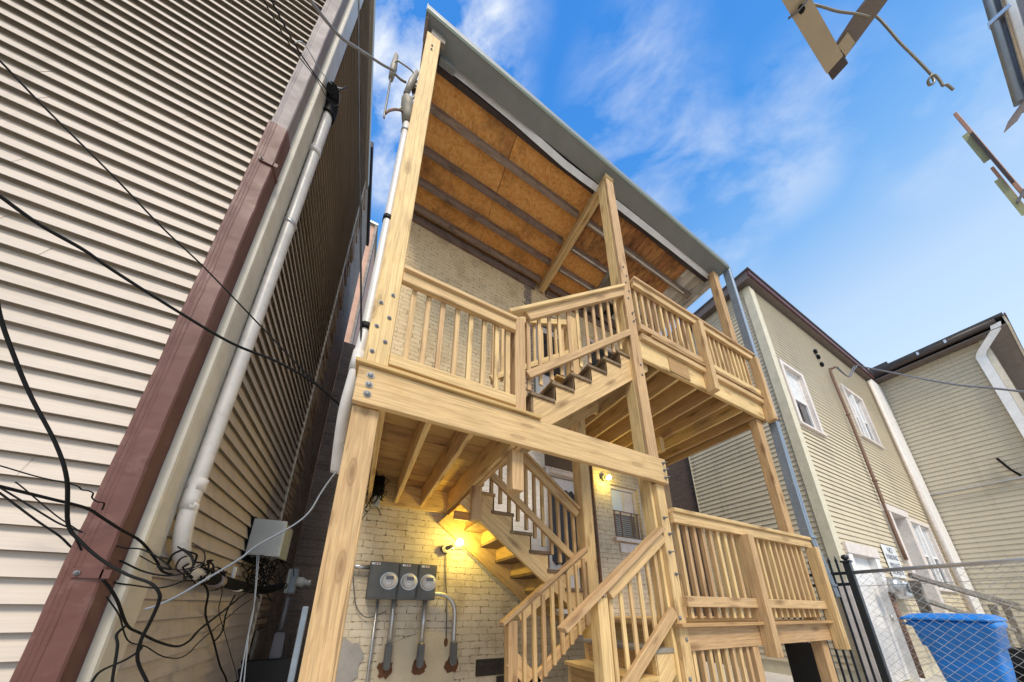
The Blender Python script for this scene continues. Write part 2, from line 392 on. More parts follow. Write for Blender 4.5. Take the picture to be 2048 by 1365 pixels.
def board(name, parent, a, b, w, t, mat, up=(0, 0, 1), bev=.004):
    """timber from a to b (centre line), w wide across, t thick along 'up'; the grain follows local x"""
    m, L = frame(a, b, up); bm = bmesh.new()
    bm_box(bm, (-L / 2, -w / 2, -t / 2), (L / 2, w / 2, t / 2), bev)
    return obj(name, bm, mat, parent, m)
def abox(name, parent, x, y, z, mat, bev=.004):
    """axis-aligned timber or box given as three ranges; the grain follows its longest side"""
    lo, hi = [Vector((min(x[0], x[1]), min(y[0], y[1]), min(z[0], z[1]))), Vector((max(x[0], x[1]), max(y[0], y[1]), max(z[0], z[1])))]
    c = (lo + hi) / 2; d = hi - lo; i = max(range(3), key=lambda k: d[k])
    e = Vector((0, 0, 0)); e[i] = d[i] / 2
    if i == 2: return board(name, parent, c - e, c + e, d.x, d.y, mat, (0, 1, 0), bev)
    if i == 0: return board(name, parent, c - e, c + e, d.y, d.z, mat, (0, 0, 1), bev)
    return board(name, parent, c - e, c + e, d.x, d.z, mat, (0, 0, 1), bev)
def bm_tube(bm, pts, r, sides=8, cap=True, smoothn=0, rad=None):
    P = [Vector(p) for p in pts]
    if smoothn:
        Q = []
        for i in range(len(P) - 1):
            p0, p1, p2, p3 = P[max(i - 1, 0)], P[i], P[i + 1], P[min(i + 2, len(P) - 1)]
            for k in range(smoothn):
                t = k / smoothn
                Q.append(.5 * ((2 * p1) + (p2 - p0) * t + (2 * p0 - 5 * p1 + 4 * p2 - p3) * t * t + (3 * p1 - p0 - 3 * p2 + p3) * t ** 3))
        Q.append(P[-1]); P = Q
    rings = []; n = None
    for i, p in enumerate(P):
        d = (P[min(i + 1, len(P) - 1)] - P[max(i - 1, 0)]).normalized()
        if n is None:
            n = d.orthogonal().normalized()
        n = (n - d * n.dot(d)).normalized(); b = d.cross(n)
        rr = rad[i] if rad else r
        rings.append([bm.verts.new(p + rr * (math.cos(a) * n + math.sin(a) * b)) for a in [2 * math.pi * k / sides for k in range(sides)]])
    for r0, r1 in zip(rings, rings[1:]):
        for k in range(sides):
            f = bm.faces.new((r0[k], r0[(k + 1) % sides], r1[(k + 1) % sides], r1[k])); f.smooth = True
    if cap and sides > 2:
        bm.faces.new(rings[0][::-1]); bm.faces.new(rings[-1])
def tube(name, parent, pts, r, mat, sides=10, smoothn=0, rad=None):
    bm = bmesh.new(); bm_tube(bm, pts, r, sides, True, smoothn, rad)
    return obj(name, bm, mat, parent)
def bm_prism(bm, poly, axis, lo, hi):
    """polygon given in the two other axes, extruded along axis from lo to hi"""
    def pt(p, h):
        return {'x': (h, p[0], p[1]), 'y': (p[0], h, p[1]), 'z': (p[0], p[1], h)}[axis]
    A = [bm.verts.new(pt(p, lo)) for p in poly]; B = [bm.verts.new(pt(p, hi)) for p in poly]
    n = len(poly); fs = [bm.faces.new(A), bm.faces.new(B[::-1])]
    for i in range(n): fs.append(bm.faces.new((A[i], B[i], B[(i + 1) % n], A[(i + 1) % n])))
    bmesh.ops.recalc_face_normals(bm, faces=fs)
def prism(name, parent, poly, axis, lo, hi, mat, bev=0):
    bm = bmesh.new(); bm_prism(bm, poly, axis, lo, hi)
    if bev: bmesh.ops.bevel(bm, geom=list(bm.edges), offset=bev, segments=2, affect='EDGES', clamp_overlap=True)
    return obj(name, bm, mat, parent)
def bm_ball(bm, c, r, sx=1, sy=1, sz=1, seg=12):
    ret = bmesh.ops.create_uvsphere(bm, u_segments=seg, v_segments=max(6, seg // 2), radius=r)
    for v in ret['verts']: v.co = Vector((v.co.x * sx + c[0], v.co.y * sy + c[1], v.co.z * sz + c[2]))
def ball(name, parent, c, r, mat, sx=1, sy=1, sz=1, seg=14):
    bm = bmesh.new(); bm_ball(bm, c, r, sx, sy, sz, seg)
    return obj(name, bm, mat, parent, smooth=True)
def siding(name, parent, org, u, n, length, z0, z1, mat, e=.1016, lap=.017, holes=(), jit=.0012):
    """lapped vinyl courses: org is the wall line's start, u runs along it, n faces out; each course has a hollow butt edge"""
    bm = bmesh.new(); org, u, n = Vector(org), Vector(u), Vector(n)
    prof = [(.002, e), (lap, 0.0), (lap - .003, -.0006), (lap * .44, e * .56), (.0008, e * .60)]
    k = 0; z = z0
    while z < z1 - .01:
        ht = min(e, z1 - z); pr = [(a, min(h, ht)) for a, h in prof]
        segs = [(0.0, length)]
        for (h0, h1, a0, a1) in holes:
            if z + e * .5 > a0 and z + e * .5 < a1:
                ns = []
                for s0, s1 in segs:
                    if h0 > s0: ns.append((s0, min(s1, h0)))
                    if h1 < s1: ns.append((max(s0, h1), s1))
                segs = [q for q in ns if q[1] - q[0] > .01]
        for s0, s1 in segs:
            cuts = [s0]; x = s0 + R_.uniform(.9, 3.6)
            while x < s1 - .3: cuts.append(x); x += 3.66
            cuts.append(s1)
            for ci, (c0, c1) in enumerate(zip(cuts, cuts[1:])):
                off = .0015 * (ci % 2)
                dz = R_.uniform(-jit, jit)
                steps = max(1, int((c1 - c0) / .8)); prev = None
                for q in range(steps + 1):
                    s = c0 + (c1 - c0) * q / steps
                    wob = .0016 * noise.noise(Vector((s * .8, z * 9, 3.3)))
                    ring = [bm.verts.new(org + u * s + n * (a + off + wob * (1 if i in (1, 2, 3) else 0)) + Vector((0, 0, z + h + (dz + wob if 0 < i < 4 else 0)))) for i, (a, h) in enumerate(pr)]
                    if prev:
                        for i in range(len(pr) - 1): bm.faces.new((prev[i], ring[i], ring[i + 1], prev[i + 1]))
                    prev = ring
        z += e; k += 1
    return obj(name, bm, mat, parent)
def wall_holes(name, parent, axis, pos, thick, a, z, holes, mat):
    """solid wall with rectangular openings; axis is the wall's normal ('x' or 'y'), pos its outer face, thick its depth (signed)"""
    xs = sorted({a[0], a[1], *[h[0] for h in holes], *[h[1] for h in holes]}); zs = sorted({z[0], z[1], *[h[2] for h in holes], *[h[3] for h in holes]})
    bm = bmesh.new(); V = {}
    def vert(i, j, d):
        if (i, j, d) not in V:
            p = pos + (thick if d else 0)
            V[i, j, d] = bm.verts.new((p, xs[i], zs[j]) if axis == 'x' else (xs[i], p, zs[j]))
        return V[i, j, d]
    def solid(i, j):
        if not (0 <= i < len(xs) - 1 and 0 <= j < len(zs) - 1): return False
        cx, cz = (xs[i] + xs[i + 1]) / 2, (zs[j] + zs[j + 1]) / 2
        return not any(h[0] < cx < h[1] and h[2] < cz < h[3] for h in holes)
    for i in range(len(xs) - 1):
        for j in range(len(zs) - 1):
            if not solid(i, j): continue
            for d in (0, 1): bm.faces.new([vert(i, j, d), vert(i + 1, j, d), vert(i + 1, j + 1, d), vert(i, j + 1, d)])
            for (di, dj, p, q) in ((-1, 0, (i, j), (i, j + 1)), (1, 0, (i + 1, j), (i + 1, j + 1)), (0, -1, (i, j), (i + 1, j)), (0, 1, (i, j + 1), (i + 1, j + 1))):
                if not solid(i + di, j + dj):
                    bm.faces.new([vert(*p, 0), vert(*q, 0), vert(*q, 1), vert(*p, 1)])
    bmesh.ops.recalc_face_normals(bm, faces=list(bm.faces))
    return obj(name, bm, mat, parent)
def bolt(parent, c, n, r=.014, thread=False):
    """round bolt head on a washer, or a nut with the thread sticking out"""
    bm = bmesh.new(); c, n = Vector(c), Vector(n)
    bm_tube(bm, [c, c + n * .004], r * 1.35, 12)
    if thread:
        bm_tube(bm, [c + n * .003, c + n * .016], r * .85, 6); bm_tube(bm, [c + n * .015, c + n * .042], r * .42, 8)
    else:
        bm_tube(bm, [c + n * .003, c + n * .007, c + n * .011, c + n * .013], r, 12, rad=[r, r * .92, r * .6, r * .2])
    return obj('bolt', bm, M['bolt'], parent)
def text_mesh(name, parent, txt, size, Mw, mat, depth=.001):
    cu = bpy.data.curves.new(name, 'FONT'); cu.body = txt; cu.size = size; cu.align_x = 'CENTER'; cu.align_y = 'CENTER'; cu.extrude = depth
    o = bpy.data.objects.new(name, cu); COL.objects.link(o)
    dg = bpy.context.evaluated_depsgraph_get(); dg.update()
    me = bpy.data.meshes.new_from_object(o.evaluated_get(dg)); bpy.data.objects.remove(o)
    me.name = name; me.materials.clear(); me.materials.append(mat)
    return link(bpy.data.objects.new(name, me), parent, Mw)
DSP = [(5.02, 1.62, 6.9), (5.005, 1.62, 5.2), (5.01, 1.62, 3.9), (4.965, 1.62, 2.8), (4.962, 1.62, 2.1), (5.08, 1.62, 1.75), (5.16, 1.62, 1.40)]
def DSX(z):
    for a, b in zip(DSP, DSP[1:]):
        if a[2] >= z >= b[2]: return a[0] + (b[0] - a[0]) * (a[2] - z) / (a[2] - b[2])
    return 5.0

# ---------------------------------------------------------------- setting
bm = bmesh.new(); g = 1600
vs = [bm.verts.new(p) for p in ((-g, -g, 0), (g, -g, 0), (g, g, 0), (-g, g, 0))]; bm.faces.new(vs)
tag(obj('ground', bm, M['ground']), kind='structure')

def box_part(name, parent, lo, hi, mat, bev=0.0):
    bm = bmesh.new(); c = (Vector(lo) + Vector(hi)) / 2; d = (Vector(hi) - Vector(lo)) / 2
    bm_box(bm, -d, d, bev)
    return obj(name, bm, mat, parent, Matrix.Translation(c))
def ribbed_pipe(name, parent, x, y, z0, z1, w, d, mat, ribs=3, dents=0.0, seg=40):
    """rectangular sheet-metal downspout with pressed ribs and dents on its front"""
    prof = [(-w / 2, d)]
    prof += [(-w / 2, .006), (-w / 2 + .006, 0)]
    for k in range(ribs):
        c = -w / 2 + w * (.16 + .13 * k)
        prof += [(c - .004, 0), (c - .0015, -.0016), (c + .0015, -.0016), (c + .004, 0)]
    prof += [(w / 2 - .006, 0), (w / 2, .006), (w / 2, d)]
    bm = bmesh.new(); prev = None
    for i in range(seg + 1):
        z = z0 + (z1 - z0) * i / seg
        ring = []
        for (a, b) in prof:
            q = noise.noise(Vector((a * 9, z * 3.1, x))) * dents + noise.noise(Vector((a * 30, z * 11, x + 5))) * dents * .5
            ring.append(bm.verts.new((x + a, y + b + q, z)))
        if prev:
            for k in range(len(prof)):
                f = bm.faces.new((prev[k], prev[(k + 1) % len(prof)], ring[(k + 1) % len(prof)], ring[k]))
        prev = ring
    bmesh.ops.recalc_face_normals(bm, faces=list(bm.faces))
    return obj(name, bm, mat, parent)

# ---------------------------------------------------------------- siding house on the left, with the sooty brick wall its siding stops at
LH = thing('siding_house', 'tall cream lap siding house with a maroon downspout, filling the left of the view', 'house', (-.92, 1.92, 0))
box_part('wall', LH, (-9, 1.945, 0), (-.94, 4.13, 8.62), M['trimL'])
siding('siding', LH, (-7.5, 1.93, 0), (1, 0, 0), (0, -1, 0), 6.57, .02, 8.6, SID_L, lap=.033)
siding('siding', LH, (-.925, 1.97, 0), (0, 1, 0), (1, 0, 0), 2.13, .05, 8.6, SID_L, lap=.030)
# corner trim: an L of two legs with a rounded edge
prism('corner_trim', LH, [(-1.0, 1.897), (-.905, 1.893), (-.893, 1.897), (-.889, 1.91), (-.891, 2.05), (-.915, 2.05), (-.915, 1.92), (-1.0, 1.92)], 'z', 0, 8.62, M['trimL'])
box_part('edge_trim', LH, (-.915, 4.10, 0), (-.892, 4.118, 8.62), M['trimL'])
box_part('eave', LH, (-9, 1.86, 8.62), (-.87, 4.2, 8.66), M['trimL'])
box_part('fascia', LH, (-.87, 1.86, 8.60), (-.86, 4.2, 8.76), M['trimL'])
ds = ribbed_pipe('downspout', LH, -.985, 1.797, .25, 4.55, .115, .098, M['brown'], 3, .009, 90)
du = ribbed_pipe('upper_pipe', ds, -.985, 1.806, 4.50, 9.2, .104, .085, M['oldmetal'], 2, .010, 60)
for z in (1.34, 4.1):
    st = box_part('strap', ds, (-1.005, 1.788, z), (-.90, 1.795, z + .035), M['brown'])
    box_part('strap', ds, (-.928, 1.788, z), (-.922, 1.90, z + .034), M['brown'])
    bolt(ds, (-.99, 1.788, z + .018), (0, -1, 0), .007)
cp = tube('conduit', LH, [(-.855, 2.07, 5.55), (-.855, 2.07, 4.0), (-.855, 2.06, 1.92), (-.853, 2.062, 1.75), (-.85, 2.08, 1.60), (-.845, 2.14, 1.48), (-.83, 2.26, 1.42), (-.82, 2.40, 1.40)], .036, M['cream_pipe'], 16, 6)
for z in (4.96, 1.86):
    tube('coupling', cp, [(-.855, 2.065, z - .035), (-.855, 2.065, z + .035)], .041, M['cream_pipe'], 16)
tube('clamp', cp, [(-.855, 2.07, 4.0), (-.855, 2.07, 4.03)], .043, M['galv'], 16)
box_part('clamp', cp, (-.905, 2.05, 4.99), (-.84, 2.075, 5.015), M['trimL'])
bm = bmesh.new(); bm_tube(bm, [(-.855, 2.07, 5.53), (-.85, 2.07, 5.62), (-.845, 2.04, 5.70), (-.84, 1.99, 5.73), (-.835, 1.955, 5.70)], .05, 16, True, 3, None)
obj('weatherhead', bm, M['black'], cp)
tube('sleeve', cp, [(-.82, 2.38, 1.40), (-.81, 2.6, 1.392), (-.80, 2.95, 1.378), (-.80, 3.35, 1.372), (-.79, 3.8, 1.385), (-.76, 4.15, 1.44)], .038, M['black'], 12, 5)
for y in (2.55, 2.95, 3.3, 3.62):
    tube('tape', cp, [(-.805, y - .03, 1.388 - .012 * (y > 2.8)), (-.805, y + .035, 1.386 - .012 * (y > 2.8))], .0405, M['oldmetal' if y != 2.95 else 'sheetw'], 12)
box_part('bracket', LH, (-.915, 2.78, 1.40), (-.80, 2.80, 1.43), M['oldmetal'])
box_part('bracket', LH, (-.81, 2.775, 1.39), (-.795, 2.80, 1.50), M['sheetw'])
# brick beyond the siding: ragged brick ends, then the sooty wall
box_part('brick_wall', LH, (-9, 4.14, 0), (-.985, 5.95, 9.7), BR_D)
bm = bmesh.new(); z = .05
while z < 8.9:
    y0 = 4.12; x = -.985 + R_.uniform(.055, .092)
    bm_box(bm, (-1.02, y0, z + .006), (x, y0 + R_.choice((.22, .42, .26, .5)) + R_.uniform(-.02, .02), z + .063), .004)
    if R_.random() < .45: bm_box(bm, (-1.02, 4.6, z + .006), (-.985 + R_.uniform(.01, .03), 4.6 + R_.uniform(.1, .4), z + .063), .004)
    z += .07
obj('brick_ends', bm, BR_T, LH)
box_part('return_wall', LH, (-.984, 5.95, 0), (-.2, 6.2, 6.6), BR_D)
box_part('coping', LH, (-9, 4.14, 9.70), (-.93, 6.0, 9.86), M['roof'])
box_part('roof', LH, (-9, 1.9, 8.66), (-.9, 4.2, 8.9), M['roof'])

SB = thing('salmon_building', 'salmon brick building far down the gangway with a green edged parapet', 'building', (-3, 11, 0))
wall_holes('wall', SB, 'y', 11.0, 4, (-9, -1.58), (0, 18.2), [], M['salmon'])
box_part('parapet', SB, (-9, 10.9, 18.2), (-1.50, 15, 18.32), M['lip'])
prism('side_trim', SB, [(-1.62, 10.92), (-1.52, 10.92), (-1.52, 11.2), (-1.62, 11.2)], 'z', 0, 18.2, M['soffit'])

# ---------------------------------------------------------------- brick house carrying the porch
BH = thing('brick_house', 'house with a rear wall of white painted brick behind the timber porch', 'house', (2.4, 3.4, 0))
holes = [(2.30, 2.98, 1.14, 3.50), (3.60, 4.24, 2.31, 3.24), (2.14, 2.98, 4.14, 6.42), (3.35, 4.25, 4.95, 6.4)]
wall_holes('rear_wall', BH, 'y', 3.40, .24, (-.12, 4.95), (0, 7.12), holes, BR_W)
box_part('side_wall', BH, (-.12, 3.64, 0), (.12, 15, 7.6), BR_D)
box_part('side_wall', BH, (4.71, 3.64, 0), (4.95, 15, 7.6), BR_D)
box_part('roof', BH, (-.15, 3.42, 7.3), (4.98, 15, 7.5), M['roof'])
box_part('room', BH, (.2, 4.3, 0), (4.6, 4.4, 7.0), M['dark'])
def window(parent, x0, x1, z0, z1, y, fr=.055, double=True, mats=('pinkwhite', 'glassl', 'glass'), blind=False, casing=.0):
    """sash window in a wall facing -y: frame, sashes, panes"""
    bm = bmesh.new()
    bm_box(bm, (x0, y, z0), (x0 + fr, y + .09, z1)); bm_box(bm, (x1 - fr, y, z0), (x1, y + .09, z1))
    bm_box(bm, (x0 + fr, y + .002, z1 - fr), (x1 - fr, y + .088, z1)); bm_box(bm, (x0 + fr, y - .01, z0), (x1 - fr, y + .088, z0 + fr))
    zm = (z0 + z1) / 2
    bm_box(bm, (x0 + fr, y + .025, zm - .022), (x1 - fr, y + .07, zm + .022))
    w = obj('window', bm, M[mats[0]], parent)
    bm = bmesh.new(); bm_box(bm, (x0 + fr, y + .035, zm + .022), (x1 - fr, y + .042, z1 - fr)); obj('pane', bm, M[mats[1]], w)
    bm = bmesh.new(); bm_box(bm, (x0 + fr, y + .055, z0 + fr), (x1 - fr, y + .062, zm - .022)); obj('pane', bm, M[mats[2]], w)
    return w
# ground floor window right of the lamp: upper pane coloured pale for reflected sky, barred below
w = window(BH, 3.60, 4.24, 2.31, 3.24, 3.45, .05, mats=('pinkwhite', 'glassl', 'glass'))
bm = bmesh.new()
for k in range(11): bm_box(bm, (3.655, 3.497, 2.375 + k * .036), (4.185, 3.502, 2.398 + k * .036))
obj('blind', bm, M['blind'], w)
bm = bmesh.new()
for x in (3.66, 3.80, 4.05, 4.18): bm_box(bm, (x - .008, 3.425, 2.33), (x + .008, 3.441, 2.78))
for z in (2.34, 2.77): bm_box(bm, (3.62, 3.420, z), (4.22, 3.425, z + .02))
obj('window_guard', bm, M['rust'], w)
bm = bmesh.new(); bm_box(bm, (3.93, 3.476, 2.80), (4.17, 3.484, 3.17))
for k in range(9): bm_box(bm, (3.94, 3.470, 2.81 + k * .04), (4.16, 3.4755, 2.838 + k * .04))
obj('shutter', bm, M['pinkwhite'], w)
box_part('window_sill', w, (3.54, 3.33, 2.25), (4.30, 3.45, 2.31), M['pinkwhite'], .006)
box_part('sill_panel', w, (3.66, 3.375, 2.08), (4.22, 3.398, 2.23), M['pinkwhite'], .006)
# back door of the first floor with a scalloped dark panel and a brown transom
d = box_part('door', BH, (2.34, 3.47, 1.16), (2.94, 3.52, 3.16), M['white'], .005)
bm = bmesh.new()
pts = []
x0, x1, z0, z1 = 2.44, 2.86, 1.86, 2.92
def scallop(a, b, n, inward):
    a, b = Vector(a), Vector(b); dd = (b - a) / n; nn = Vector((-dd.y, dd.x)).normalized() * dd.length * .5 * inward
    for k in range(n):
        for q in range(6):
            t = q / 6; pts.append(a + dd * (k + t) + nn * math.sin(math.pi * t))
scallop((x0, z0), (x1, z0), 4, -1); scallop((x1, z0), (x1, z1), 10, -1); scallop((x1, z1), (x0, z1), 4, -1); scallop((x0, z1), (x0, z0), 10, -1)
bm_prism(bm, [tuple(p) for p in pts], 'y', 3.445, 3.468)
obj('door_panel', bm, M['curtain'], d)
ball('knob', d, (2.40, 3.43, 2.1), .028, M['galv'])
box_part('door_frame', BH, (2.30, 3.36, 1.14), (2.345, 3.47, 3.24), M['white'], .004)
box_part('door_frame', BH, (2.935, 3.36, 1.14), (2.98, 3.47, 3.24), M['white'], .004)
box_part('door_frame', BH, (2.345, 3.355, 3.165), (2.935, 3.475, 3.24), M['pinkwhite'], .004)
box_part('transom', BH, (2.30, 3.42, 3.245), (2.98, 3.46, 3.50), M['brownpanel'], .004)
box_part('transom_sill', BH, (2.27, 3.34, 3.222), (3.0, 3.40, 3.25), M['pinkwhite'], .004)
# second floor door and window behind the upper balustrade
d = box_part('door', BH, (2.24, 3.50, 4.16), (2.90, 3.55, 6.20), M['pinkwhite'], .004)
bm = bmesh.new(); bm_box(bm, (2.34, 3.485, 5.1), (2.80, 3.498, 6.05)); obj('door_pane', bm, M['glass'], d)
for x in (2.16, 2.905): box_part('door_frame', BH, (x, 3.36, 4.14), (x + .075, 3.50, 6.35), M['boxgrey'], .004)
box_part('door_frame', BH, (2.235, 3.365, 6.22), (2.905, 3.50, 6.35), M['boxgrey'], .004)
w = window(BH, 3.35, 4.25, 4.95, 6.40, 3.44, .07, mats=('pinkwhite', 'glass', 'glass'))
bm = bmesh.new(); z = 4.2                                # exposed dark brick beside the upper door
while z < 6.85:
    bm_box(bm, (1.995 + R_.uniform(-.02, .02), 3.385, z), (2.13, 3.405, z + .05), .003); z += .069
obj('brick_jamb', bm, BR_D, BH)
tube('drain_pipe', BH, [(3.19, 3.375, 1.1), (3.19, 3.375, 3.75)], .022, M['rust'], 10)
# repairs low on the wall
bm = bmesh.new(); pts = [(.27, .1), (.27, .70), (.30, .845), (.42, .90), (.58, .955), (.75, .985), (.9, .99), (1.02, .965), (1.045, .8), (1.06, .5), (1.06, .1)]
bm_prism(bm, pts, 'y', 3.385, 3.41); bmesh.ops.bevel(bm, geom=[e for e in bm.edges], offset=.004, segments=1, affect='EDGES'); obj('mortar_patch', bm, M['plaster'], BH)
bm = bmesh.new(); pts = [(-.11, .2), (-.11, .97), (-.02, .95), (.04, .90), (.09, .905), (.14, .83), (.16, .78), (.12, .70), (.13, .62), (.06, .56), (.03, .3)]
bm_prism(bm, pts, 'y', 3.387, 3.41); obj('cement_patch', bm, M['cement'], BH)
bm = bmesh.new()
for x, y, w_, h in ((1.30, .52, .45, .17), (1.55, .36, .5, .15), (1.2, .24, .7, .12)): bm_box(bm, (x, 3.388, y), (x + w_, 3.405, y + h), .01)
obj('soot_patch', bm, M['sootybrick'], BH)
for x in (.367, .68, 1.02, .945):
    bm = bmesh.new()
    if x == .945: poly = [(.945 + .02 * math.cos(a), .88 + .045 * math.sin(a)) for a in [k * math.pi / 6 for k in range(12)]]
    else: poly = [(x + .075 * R_.uniform(.75, 1.2) * math.cos(a), .66 + .085 * R_.uniform(.7, 1.15) * math.sin(a)) for a in [k * math.pi / 9 for k in range(18)]]
    bm_prism(bm, poly, 'y', 3.372, 3.386); obj('rust_sealant', bm, M['rustpaste'], BH)

# ---------------------------------------------------------------- timber porch
PO = thing('timber_porch', 'three level porch of new pine posts, stairs and railings behind the brick house', 'porch', (1.2, 1.7, 0))
# posts
P1 = abox('post', PO, (-.165, -.025), (1.642, 1.78), (0, 2.324), PINE)
P1u = abox('post', PO, (-.157, -.017), (1.636, 1.776), (2.601, 6.93), PINE)
P2 = abox('post', PO, (2.272, 2.405), (1.682, 1.80), (0, 6.86), PINE)
P2b = abox('post_face', P2, (2.30, 2.407), (1.641, 1.681), (0, 2.324), PINE)
P2c = abox('post_face', P2, (2.272, 2.403), (1.641, 1.681), (2.572, 6.85), PINE)
P3 = abox('post', PO, (4.705, 4.842), (1.69, 1.785), (0, 6.74), PINE)
P4 = abox('post', PO, (2.19, 2.33), (2.50, 2.64), (0, 5.25), PINE)
P5 = abox('post', PO, (4.70, 4.84), (3.20, 3.34), (0, 4.0), PINE)
for k in range(6): bolt(P1u, (-.118 + .062 * (k % 2), 1.636, 2.72 + .1 * k), (0, -1, 0), .011)
for k, z in enumerate((6.62, 6.70)): bolt(P1u, (-.09, 1.636, z), (0, -1, 0), .008)
for k, z in enumerate((4.62, 4.75, 4.87, 5.0, 5.13)): bolt(P2c, (2.33 + .03 * (k % 2), 1.641, z), (0, -1, 0), .010)
for k, z in enumerate((3.55, 3.68, 4.28, 4.40)): bolt(P2c, (2.355, 1.641, z), (0, -1, 0), .010, z > 4)
for k, z in enumerate((.75, 1.02, 1.18, 1.52, 1.70, 1.86, 2.0)): bolt(P2b, (2.335 + .035 * (k % 2), 1.641, z), (0, -1, 0), .012, z > 1.4)
# main beam of the landing
B = abox('beam', PO, (-.168, 2.425), (1.60, 1.64), (2.325, 2.571), PINE)
for z in (2.385, 2.45, 2.515): bolt(B, (-.10, 1.60, z), (0, -1, 0), .016)
for z in (2.375, 2.45, 2.52): bolt(B, (2.385, 1.60, z), (0, -1, 0), .012, True)
# landing
def boards(name, parent, xr, yr, z, w=.138, gap=.007, t=.028, mat=None):
    bm = bmesh.new(); c = Vector(((xr[0] + xr[1]) / 2, (yr[0] + yr[1]) / 2, z)); y = yr[0]; i = 0
    while y < yr[1] - .03:
        j = R_.uniform(-.0015, .0015); e = R_.uniform(-.004, .004)
        bm_box(bm, (xr[0] - c.x + e, y - c.y, j), (xr[1] - c.x + e, min(y + w, yr[1]) - c.y, t + j), .003); y += w + gap; i += 1
    return obj(name, bm, mat or PINE2, parent, Matrix.Translation(c))
LD = boards('landing_deck', PO, (-.185, 1.06), (1.578, 3.385), 2.5725)
for x in (-.012, .262, .544, .86, .905): abox('joist', LD, (x - .019, x + .019), (1.6405, 3.349), (2.335 if x < .8 else 2.33, 2.570), PINE)
abox('ledger', LD, (-.118, .98), (3.35, 3.388), (2.30, 2.570), PINE)
# landing railing
LR = abox('landing_railing', PO, (-.016, .868), (1.622, 1.660), (3.375, 3.465), PINE)
abox('handrail_cap', LR, (-.016, .868), (1.60, 1.69), (3.4655, 3.50), PINE)
abox('bottom_rail', LR, (-.016, .868), (1.622, 1.660), (2.655, 2.742), PINE)
for x in (.075, .178, .283, .396, .503, .613, .72, .815): abox('baluster', LR, (x - .017, x + .017), (1.661, 1.696), (2.66, 3.44), PINE, .002)
abox('newel', LR, (.87, .962), (1.642, 1.735), (2.601, 3.56), PINE)
abox('newel', LR, (.87, .962), (1.69, 1.782), (2.02, 2.334), PINE)
abox('newel', LR, (.85, .945), (2.46, 2.55), (2.00, 3.40), PINE)
def sloped(name, parent, x0, z0, x1, z1, y0, y1, h, mat=PINE):
    """sloping rail in the x-z plane; z0, z1 are its top edge, h its depth square to the slope"""
    a, b = Vector((x0, (y0 + y1) / 2, z0)), Vector((x1, (y0 + y1) / 2, z1)); m, L = frame(a, b)
    dn = (m.to_3x3() @ Vector((0, 0, 1))) * (-h / 2)
    return board(name, parent, a + dn, b + dn, y1 - y0, h, mat)
def stringer_mesh(name, parent, poly, ys, mat, slope_a, slope_b):
    """saw-tooth stringers; the near one carries the stair's name, the far one is its child; local x follows the slope"""
    m, L = frame(slope_a, slope_b); mi = m.inverted(); first = None
    for (ya, yb) in ys:
        bm = bmesh.new(); bm_prism(bm, poly, 'y', ya, yb)
        for v in bm.verts: v.co = mi @ v.co
        o = obj(name if first is None else 'stringer', bm, mat, parent if first is None else first, m)
        first = first or o
    return first
# upper stair: landing to the third level
n, run, rise, X0, Z0 = 7, .2125, .183, 1.062, 2.86
poly = [(X0, 2.601), (X0, Z0)]
for k in range(n):
    x1 = X0 + run * (k + 1); poly += [(x1, Z0 + rise * k)]
    if k < n - 1: poly += [(x1, Z0 + rise * (k + 1))]
poly += [(X0 + run * n, 3.73), (1.17, 2.601)]
US = stringer_mesh('upper_staircase', PO, poly, ((1.70, 1.738), (2.46, 2.498)), PINE, (1.06, 1.7, 2.6), (2.55, 1.7, 3.85))
for k in range(n):
    z = Z0 + rise * k; x = X0 + run * k
    abox('tread', US, (x - .028, x + run - .004), (1.685, 2.51), (z + .001, z + .034), TREAD, .003)
    if k: abox('riser', US, (x - .001, x + .016), (1.70, 2.498), (z - rise + .035, z - .001), TREAD, .002)
abox('riser', US, (X0 - .02, X0 - .002), (1.70, 2.498), (2.605, Z0 - .002), TREAD, .002)
UR = sloped('stair_railing', PO, .966, 3.668, 2.272, 4.757, 1.642, 1.680, .088)
sloped('handrail_cap', UR, .80, 3.568, 2.272, 4.796, 1.615, 1.70, .034)
sloped('bottom_rail', UR, .966, 3.03, 2.272, 4.14, 1.642, 1.680, .068)
for k in range(11):
    x = 1.02 + .113 * k; z = 3.668 + .834 * (x - .966)
    abox('baluster', UR, (x - .017, x + .017), (1.681, 1.699), (z - .82, z - .06), PINE, .002)
UB = sloped('stair_railing', PO, 1.0, 4.60, 2.19, 5.16, 2.50, 2.538, .088)
sloped('bottom_rail', UB, 1.0, 3.70, 2.19, 4.63, 2.50, 2.538, .068)
for k in range(10):
    x = 1.06 + .115 * k; abox('baluster', UB, (x - .017, x + .017), (2.54, 2.575), (3.60 + .78 * (x - 1), 4.55 + .5 * (x - 1)), PINE, .002)
